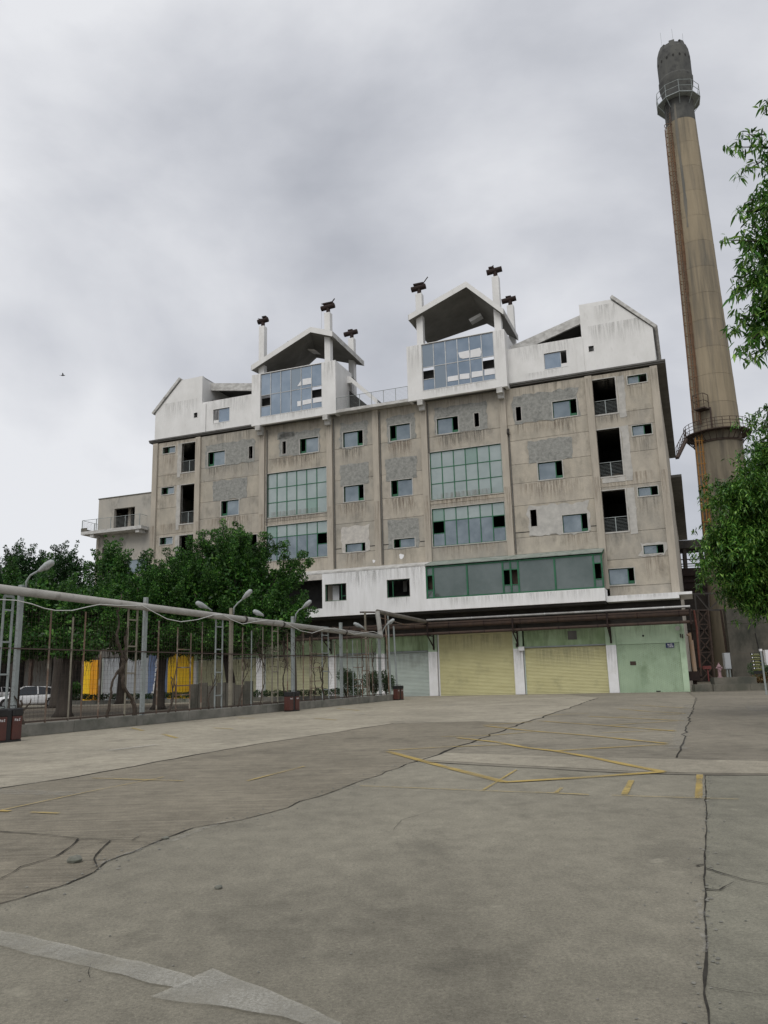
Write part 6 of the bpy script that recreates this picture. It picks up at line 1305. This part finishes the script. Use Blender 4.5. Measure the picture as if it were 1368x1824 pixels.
# lamps
def lamp(base, arm, tipd, head_a, head_b, lab, up=True):
    root = thing('fence_lamp', lab, 'lamp', base, 0, 'lamps along the overhead pipe'); L0 = Vector(base); b = MB(); b.tube([Vector(p)-L0 for p in arm], .032, 8); b.build('arm', M_STEEL, root, smooth=True)
    A, B_ = Vector(head_a)-L0, Vector(head_b)-L0; L_ = (B_-A).length; d = (B_-A).normalized(); b = MB(); b.tube([A, A+d*L_*.15, A+d*L_*.55, A+d*L_*.9, B_], [.045,.07,.115,.10,.04], 12)
    b.v = [(v[0],v[1],v[2]) for v in b.v]; b.build('head', M_LAMP, root, smooth=True)
    b = MB(); c = A+d*L_*.62+Vector((0,0,-.07)); b.tube([c-d*L_*.22, c, c+d*L_*.22], [.04,.075,.04], 10); b.build('lens', M_LENS, root, smooth=True)
def FW_(px, py, y): return gd(px, py, y)
for (bx,by,pts_,ha,hb,lab) in [
    (46,1052,[(46,1052),(47,1036),(54,1025),(70,1016)],(69,1017),(95,1000),'lamp on a tall curved arm at the nearest fence post'),
    (416,1094,[(416,1094),(417,1082),(424,1074),(434,1066)],(432,1067),(448,1051),'lamp on a curved arm at the third fence post, under the big tree'),
    (526,1108,[(526,1108),(527,1094),(533,1086),(542,1082)],(539,1083),(554,1070),'lamp on a curved arm at the fourth fence post above the middle bin'),
    (680,1134,[(680,1134),(682,1124),(686,1116),(690,1113)],(688,1114),(702,1103),'lamp on a curved arm at the last fence post near the raised pipe'),
    (378,1088,[(378,1088),(372,1084),(368,1082)],(370,1083),(349,1073),'backward facing lamp on the pipe, left of the third post'),
    (470,1098,[(470,1098),(465,1095),(462,1093)],(469,1096),(451,1088),'backward facing lamp on the pipe between third and fourth posts'),
    (650,1120,[(650,1120),(646,1118),(642,1115)],(647,1118),(630,1110),'backward facing lamp nearest the end of the pipe')]:
    b0 = fp(bx,by); Yb = b0.y; lamp(b0, [gd(x,y,Yb-.05*i) for i,(x,y) in enumerate(pts_)], None, gd(*ha,Yb-.2), gd(*hb,Yb-.5), lab)
# white cable in swags
cp_ = [(-20,1068),(20,1070),(47,1076),(70,1084),(90,1088),(120,1088),(150,1081),(170,1077),(200,1079),(245,1079),(265,1090),(290,1103),(315,1108),(345,1104),(372,1096),(390,1096),(405,1104),(425,1112),(445,1108),(470,1105),(495,1106),(510,1114),(530,1124),(550,1128),(570,1121),(590,1119),(610,1124),(625,1130),(645,1127),(660,1125),(672,1130)]
b = MB(); b.tube([fp(x,y)-FN*.2 for x, y in cp_], .016, 6); tag(b.build('cable', M_CABLE), 'white cable hanging in swags below the overhead pipe', 'cable')
# dry vines climbing the fence
vl = ['leftmost dry vine, a low twisted stub by the near bin','dry vine forking left of the first ladder frame','thick dry vine stem winding round the second post','dry vine right of the second post, bent low','thin dry vine left of the third post','dry vine creeping beside the third post','thin twining vine before the khaki shutter','dry vine by the fourth post with hooked tips','twining dry vine on the rungs right of the middle bin','dry vine leaning before the white column','knotted dry vine among the last ladder frame','last dry vine, next to the end post']
for i, px in enumerate([46,194,241,300,372,424,462,508,560,575,640,665]):
    p = fp(px, 1200); rr = random.Random(50+i); b = MB(); h = [1.0,2.6,3.4,1.8,2.2,2.6,2.9,2.6,3.0,2.2,3.0,3.1][i]; r0 = [.06,.06,.09,.05,.035,.04,.03,.05,.03,.06,.035,.035][i]
    def walk(x, z, r_, ln, dirx, depth):
        pts = [Vector((x,0,z))]; n = int(ln/.13); vx = dirx
        for q in range(n): vx += rr.uniform(-.45,.45); vx = max(-.9,min(.9,vx*.85)); x += vx*.11; z += .12*(1-abs(vx)*.35); pts.append(Vector((x,rr.uniform(-.03,.03),z)))
        W = [Vector((p.x,p.y,0))+FD*q.x+Vector((0,0,q.z))-FN*(.02+q.y) for q in pts]; b.tube(W, [r_*(1-.6*k/len(W)) for k in range(len(W))], 5)
        if depth < 2:
            for _ in range(2 if depth == 0 else 1):
                q = pts[rr.randint(len(pts)//4, len(pts)-1)]; walk(q.x, q.z, r_*.6, ln*.5, rr.choice((-1,1))*.8, depth+1)
    walk(0, .3, r0, h, rr.uniform(-.3,.3), 0); tag(b.build('dry_vine', M_VINE), vl[i], 'vine')
# concrete boards leaning behind the fence
sb = thing('concrete_boards', 'row of upright grey weathered boards behind the third fence post', 'boards', gp(390,1264)); l = sb.location
for i in range(7):
    a, c = gp(336+i*16.4,1263.5), gp(336+(i+1)*16.4-.9,1263.5); h_ = 1.35+.1*math.sin(i*2.3); b = MB(); b.hexa([a-l, c-l, c-l+Vector((0,.12,0)), a-l+Vector((0,.12,0))],[a-l+Vector((0,.05,h_)), c-l+Vector((0,.05,h_)), c-l+Vector((0,.17,h_)), a-l+Vector((0,.17,h_))]); b.build('board', M_OLDW, sb)

tw = MB(); rr = random.Random(91)
for q in range(70):
    x = rr.uniform(440, 600); y = rr.uniform(1112, 1190); p = fp(x, y); L_ = [p]; d = Vector((FD.x*rr.choice((-1,1)), FD.y*rr.choice((-1,1)), rr.uniform(-1,.6)))
    for k in range(rr.randint(4,9)): d += Vector((rr.gauss(0,.35),rr.gauss(0,.35),rr.gauss(0,.35)-.05)); L_.append(L_[-1]+d.normalized()*.16)
    tw.tube(L_, [.014*(1-.7*k/len(L_)) for k in range(len(L_))], 4, cap=False)
tag(tw.build('bare_creeper', M_VINE), 'tangle of bare creeper twigs under the pipe right of the tallest fig tree', 'creeper')
# grit and crumbs of concrete on the yard
gq = MB(); rr = random.Random(17)
def crumb(p, r_):
    n = 5; a0 = rr.uniform(0,6.28); base = [(p[0]+r_*math.cos(a0+k*1.257)*rr.uniform(.7,1.2), p[1]+r_*math.sin(a0+k*1.257)*rr.uniform(.7,1.2), .004) for k in range(n)]; tp = (p[0]+rr.uniform(-.3,.3)*r_, p[1]+rr.uniform(-.3,.3)*r_, .004+r_*rr.uniform(.5,.9))
    b0 = len(gq.v); gq.v += base+[tp]; gq.f += [(b0+k, b0+(k+1) % n, b0+n) for k in range(n)]
for line_, w_, n_ in ((LA, .12, 420), (LB, .05, 260), (LD, .1, 120)):
    for _ in range(n_): p = rr.choice(line_); q = line_[min(len(line_)-1, line_.index(p)+1)]; m_ = p.lerp(q, rr.random()); crumb((m_.x+rr.gauss(0,w_), m_.y+rr.gauss(0,w_)), rr.choice((.004,.006,.008,.014)))
for _ in range(500): y = rr.uniform(2.2, 14)**1.0; crumb((rr.uniform(-.5,.5)*y*1.05, y), rr.choice((.003,.004,.005,.009)))
tag(gq.build('grit', M_KERB), 'loose grit and crumbs of concrete scattered over the yard', 'grit', kind='stuff')
# ------------------------------------------------------------------ litter bins
M_BIN = mat('brown_red_bin', (.105,.036,.027), (.08,.03,.024), 4, rough=.5); M_BINB = mat('bin_black', (.018,.018,.018), rough=.5)
def bin_(loc, rz, lab):
    t = thing('litter_bin', lab, 'bin', loc, rz, 'twin litter bins along the fence'); t.scale = (.84,.84,.88)
    for sx in (-.30, .30):
        b = MB(); b.box(sx-.19, sx+.19, -.19, .19, .06, .78); o = b.build('bin_body', M_BIN, t, bevel=.02)
        b = MB(); b.box(sx-.205, sx+.205, -.205, .205, .781, 1.02); b.build('bin_lid', M_BINB if sx < 0 or True else M_BIN, t, bevel=.03)
        b = MB(); b.box(sx-.12, sx+.12, -.212, -.206, .83, .96); b.build('opening', M_DARK, t)
        strokes(t, sx-.12, .63, .06, .075, 3, .085, -.193, M_LET, 5)
    b = MB(); b.box(-.095,.095,-.16,.16,.03,.98); b.build('centre_post', M_BINB, t, bevel=.02)
    b = MB(); b.tube([(-.35,-.0,1.02),(-.35,0,1.10),(-.1,0,1.10),(-.1,0,1.02)], .015, 6); b.tube([(.1,-.0,1.02),(.1,0,1.10),(.35,0,1.10),(.35,0,1.02)], .015, 6); b.build('handle', M_BINB, t, stuff=False)
    b = MB(); b.box(-.49,.49,-.19,.19,0,.055); b.build('base', M_BINB, t)
    return t
for (px, py, rz, lab) in [(8,1322,R(66),'litter bin nearest the camera, cut by the left edge'),(520,1267,R(62),'litter bin in the middle of the fence below the fourth post'),(710,1247,R(62),'farthest litter bin at the end of the fence kerb')]:
    bin_(gp(px, py), rz, lab)

# ------------------------------------------------------------------ cars
M_CARW = mat('white_car_paint', (.74,.75,.76), rough=.25, spec=.6); M_TYRE = mat('tyre', (.015,.015,.015), rough=.9); M_RIM = mat('rim', (.35,.36,.37), rough=.3, metal=.7); M_CARG = glass('car_glass', (.03,.035,.04), .3, .05)
def car(loc, rz, lab):
    t = thing('parked_car', lab, 'car', loc, rz, 'cars parked under the trees')
    # side outline stations: x, z_low, z_belt, half width low, half width belt
    st = [(-2.28,.38,.70,.62,.66),(-2.20,.25,.86,.78,.76),(-1.9,.20,.93,.88,.82),(-1.4,.19,.96,.90,.84),(-.6,.19,.95,.91,.86),(.4,.19,.93,.91,.86),(1.1,.19,.90,.90,.85),(1.7,.20,.84,.87,.80),(2.1,.24,.72,.80,.72),(2.28,.36,.58,.62,.60)]
    V = []; Fc = []
    for x, zl, zb, wl, wb in st:
        V += [(x,-wl*.92,zl),(x,-wl,zl+.18),(x,-wb-.03,zb-.12),(x,-wb+.06,zb),(x,wb-.06,zb),(x,wb+.03,zb-.12),(x,wl,zl+.18),(x,wl*.92,zl)]
    n = 8
    for i in range(len(st)-1):
        for k in range(n): a = i*n+k; b_ = i*n+(k+1) % n; Fc.append((a, b_, b_+n, a+n))
    Fc.append(tuple(range(n))[::-1]); Fc.append(tuple((len(st)-1)*n+k for k in range(n)))
    b = MB(); b.v = V; b.f = [tuple(reversed(f)) for f in Fc]; o = b.build('body', M_CARW, t, smooth=True); sm = o.modifiers.new('s', 'SUBSURF'); sm.levels = sm.render_levels = 2
    cab = [(-2.0,.92,.93,.74,.72),(-1.25,.92,1.34,.80,.58),(-.5,.92,1.45,.82,.58),(.3,.92,1.43,.82,.58),(1.25,.88,.90,.78,.74)]
    V = []; Fc = []
    for x, zl, zt_, wl, wt in cab: V += [(x,-wl,zl),(x,-wt,zt_),(x,wt,zt_),(x,wl,zl)]
    for i in range(4):
        for k in range(3): a = i*4+k; Fc.append((a, a+1, a+5, a+4))
    b = MB(); b.v = V; b.f = [tuple(reversed(f)) for f in Fc]; b.build('greenhouse', M_CARG, t)
    b = MB(); b.hexa([(-1.35,-.57,1.355),(.42,-.57,1.40),(.42,.57,1.40),(-1.35,.57,1.355)],[(-1.15,-.5,1.42),(.2,-.5,1.475),(.2,.5,1.475),(-1.15,.5,1.42)]); b.build('roof', M_CARW, t, bevel=.02)
    for sy in (-1,1):
        p = MB()
        for (x0,z0,w0),(x1,z1,w1) in (((-2.0,.93,.74),(-1.3,1.37,.60)),((-.55,.93,.83),(-.5,1.44,.60)),((1.25,.9,.78),(.35,1.43,.60))): p.bar((x0,sy*w0,z0),(x1,sy*w1,z1),.07)
        p.build('pillar', M_CARW, t)
        m_ = MB(); m_.box(.72,.9,sy*.9 if sy>0 else -1.05,1.05 if sy>0 else -.9,.93,1.06); m_.build('mirror', M_CARW, t, bevel=.03)
        for x in (-1.38, 1.38):
            w_ = MB(); w_.tube([(x,sy*.70,.32),(x,sy*.90,.32)], .325, 20); wh = w_.build('wheel', M_TYRE, t); r_ = MB(); r_.tube([(x,sy*.89,.32),(x,sy*.915,.32)], .22, 16); r_.build('rim', M_RIM, wh)
            a_ = MB(); a_.tube([(x,sy*.86,.34),(x,sy*.885,.34)], .375, 20); a_.build('wheel_arch', M_BINB, t)
        h_ = MB(); h_.hexa([(2.0,sy*.5,.60),(2.2,sy*.5,.56),(2.12,sy*.70,.58),(1.85,sy*.80,.64)],[(2.0,sy*.5,.72),(2.2,sy*.5,.66),(2.12,sy*.70,.68),(1.85,sy*.80,.76)]); h_.build('headlight', M_LENS, t)
        h_ = MB(); h_.box(-2.27,-2.05,sy*.45 if sy>0 else -.72,.72 if sy>0 else -.45,.70,.82); h_.build('tail_light', M_BIN, t)
        d_ = MB(); 
        for x in (-.55,.42): d_.box(x-.008,x+.008,sy*.905-.01,sy*.905+.015,.3,.9)
        d_.build('door_gap', M_BINB, t)
    g_ = MB(); g_.box(2.18,2.285,-.42,.42,.40,.55); g_.build('grille', M_BINB, t); g_ = MB(); g_.box(2.286,2.30,-.22,.22,.30,.40); g_.build('number_plate', M_BLUE, t)
    return t
c1 = gp(50,1262); car((c1.x,c1.y,.008), R(205), 'white sedan parked broadside under the trees at the left edge')
c2_ = FWD(-29.75,3.2); car((c2_.x,c2_.y,.0), R(75), 'white car mostly hidden behind the yellow pier')
c3_ = gp(-35,1250); car((c3_.x-.5,c3_.y+4,.0), R(215), 'white car at the far left, behind the nearer sedan')

# ------------------------------------------------------------------ background at the far left
bb = thing('far_building', 'pale low building behind the trees at the far left', 'building', (-46, 92, 0))
b = MB(); b.box(-40, 9, 0, 12, 0, 12.6); b.build('wall', mat('far_wall', (.30,.29,.27),(.36,.35,.32),.4), bb)
b = MB(); b.box(-40.6, 9.6, -.8, 12.6, 12.61, 13.1); b.build('roof', mat('far_roof',(.33,.33,.32)), bb)
b = MB(); b.hexa([(-40.6,-.8,13.11),(4,-.8,13.11),(4,12.6,13.11),(-40.6,12.6,13.11)],[(-36,4,15.8),(0,4,15.8),(0,8,15.8),(-36,8,15.8)]); b.build('roof_top', mat('far_roof_top',(.30,.30,.30)), bb)
for q in range(8): 
    b = MB(); b.box(-38+q*5.6,-35.6+q*5.6,-.05,-.001,7.6,9.6); b.build('window', M_GLD, bb)
for q in range(8): 
    b = MB(); b.box(-38+q*5.6,-35+q*5.6,-.05,-.001,.3,4.6); b.build('doorway', M_DARK, bb)
os_ = thing('shade_shed', 'added shed whose near-black walls stand in for deep shade behind the parked cars', 'shed', FWD(-29.2, 9.5), -FA)
M_SHADE = mat('shed_shade_paint', (.045,.042,.038), (.028,.027,.025), .8)  # added shed: deep shade behind the cars put into its near-black colour
b = MB(); b.box(-30, 0, 6, 6.2, 0, 5.6); b.build('back_wall', M_SHADE, os_)
b = MB(); b.box(-30.5, .4, -.6, 6.6, 5.61, 5.9); b.build('roof', M_SHADE, os_)
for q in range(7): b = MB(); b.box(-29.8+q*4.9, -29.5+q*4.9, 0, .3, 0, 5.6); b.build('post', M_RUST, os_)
b = MB(); b.box(-30, .2, -.3, .05, 4.4, 5.6); b.build('fascia', M_SHADE, os_)
pb = gd(128,1235,64); bushy('shrub', 'bright green low shrub between the tree trunk and the yellow pier', 'shrub', (pb.x,64,0), 1.0, 1.5, 2600, .16, M_LEAF, 36)
# ------------------------------------------------------------------ birds
M_BIRD = mat('bird_dark', (.03,.03,.03))
def bird(loc, rz, fly, lab):
    t = thing('bird', lab, 'bird', loc, rz); t.scale = (.7,.7,.7); b = MB(); b.tube([(-.20,0,0),(-.1,0,.01),(0,0,.02),(.1,0,.02),(.15,0,.035),(.2,0,.03)], [.01,.045,.065,.04,.035,.005], 8); b.build('body', M_BIRD, t, smooth=True)
    for sy in (-1,1):
        b = MB()
        if fly: b.hexa([(-.06,sy*.03,.02),(.08,sy*.03,.02),(.02,sy*.3,.14),(-.05,sy*.3,.14)],[(-.06,sy*.03,.03),(.08,sy*.03,.03),(.02,sy*.3,.148),(-.05,sy*.3,.148)])
        else: b.hexa([(-.16,sy*.04,.01),(.07,sy*.05,.01),(.07,sy*.065,.01),(-.16,sy*.05,.01)],[(-.16,sy*.03,.04),(.06,sy*.045,.06),(.06,sy*.055,.06),(-.16,sy*.04,.04)])
        b.build('wing', M_BIRD, t)
    b = MB(); b.hexa([(-.30,-.03,-.005),(-.18,-.015,-.005),(-.18,.015,-.005),(-.30,.03,-.005)],[(-.30,-.03,.003),(-.18,-.015,.003),(-.18,.015,.003),(-.30,.03,.003)]); b.build('tail', M_BIRD, t); return t
bird(gd(112,669,48), R(20), True, 'small dark bird flying in the sky left of the factory')
bl = LW(513,608,-.7); p = FWD(bl[0], -.6, bl[1]+.02); bird(p, R(150), False, 'dark bird perched on the left gable roof edge')
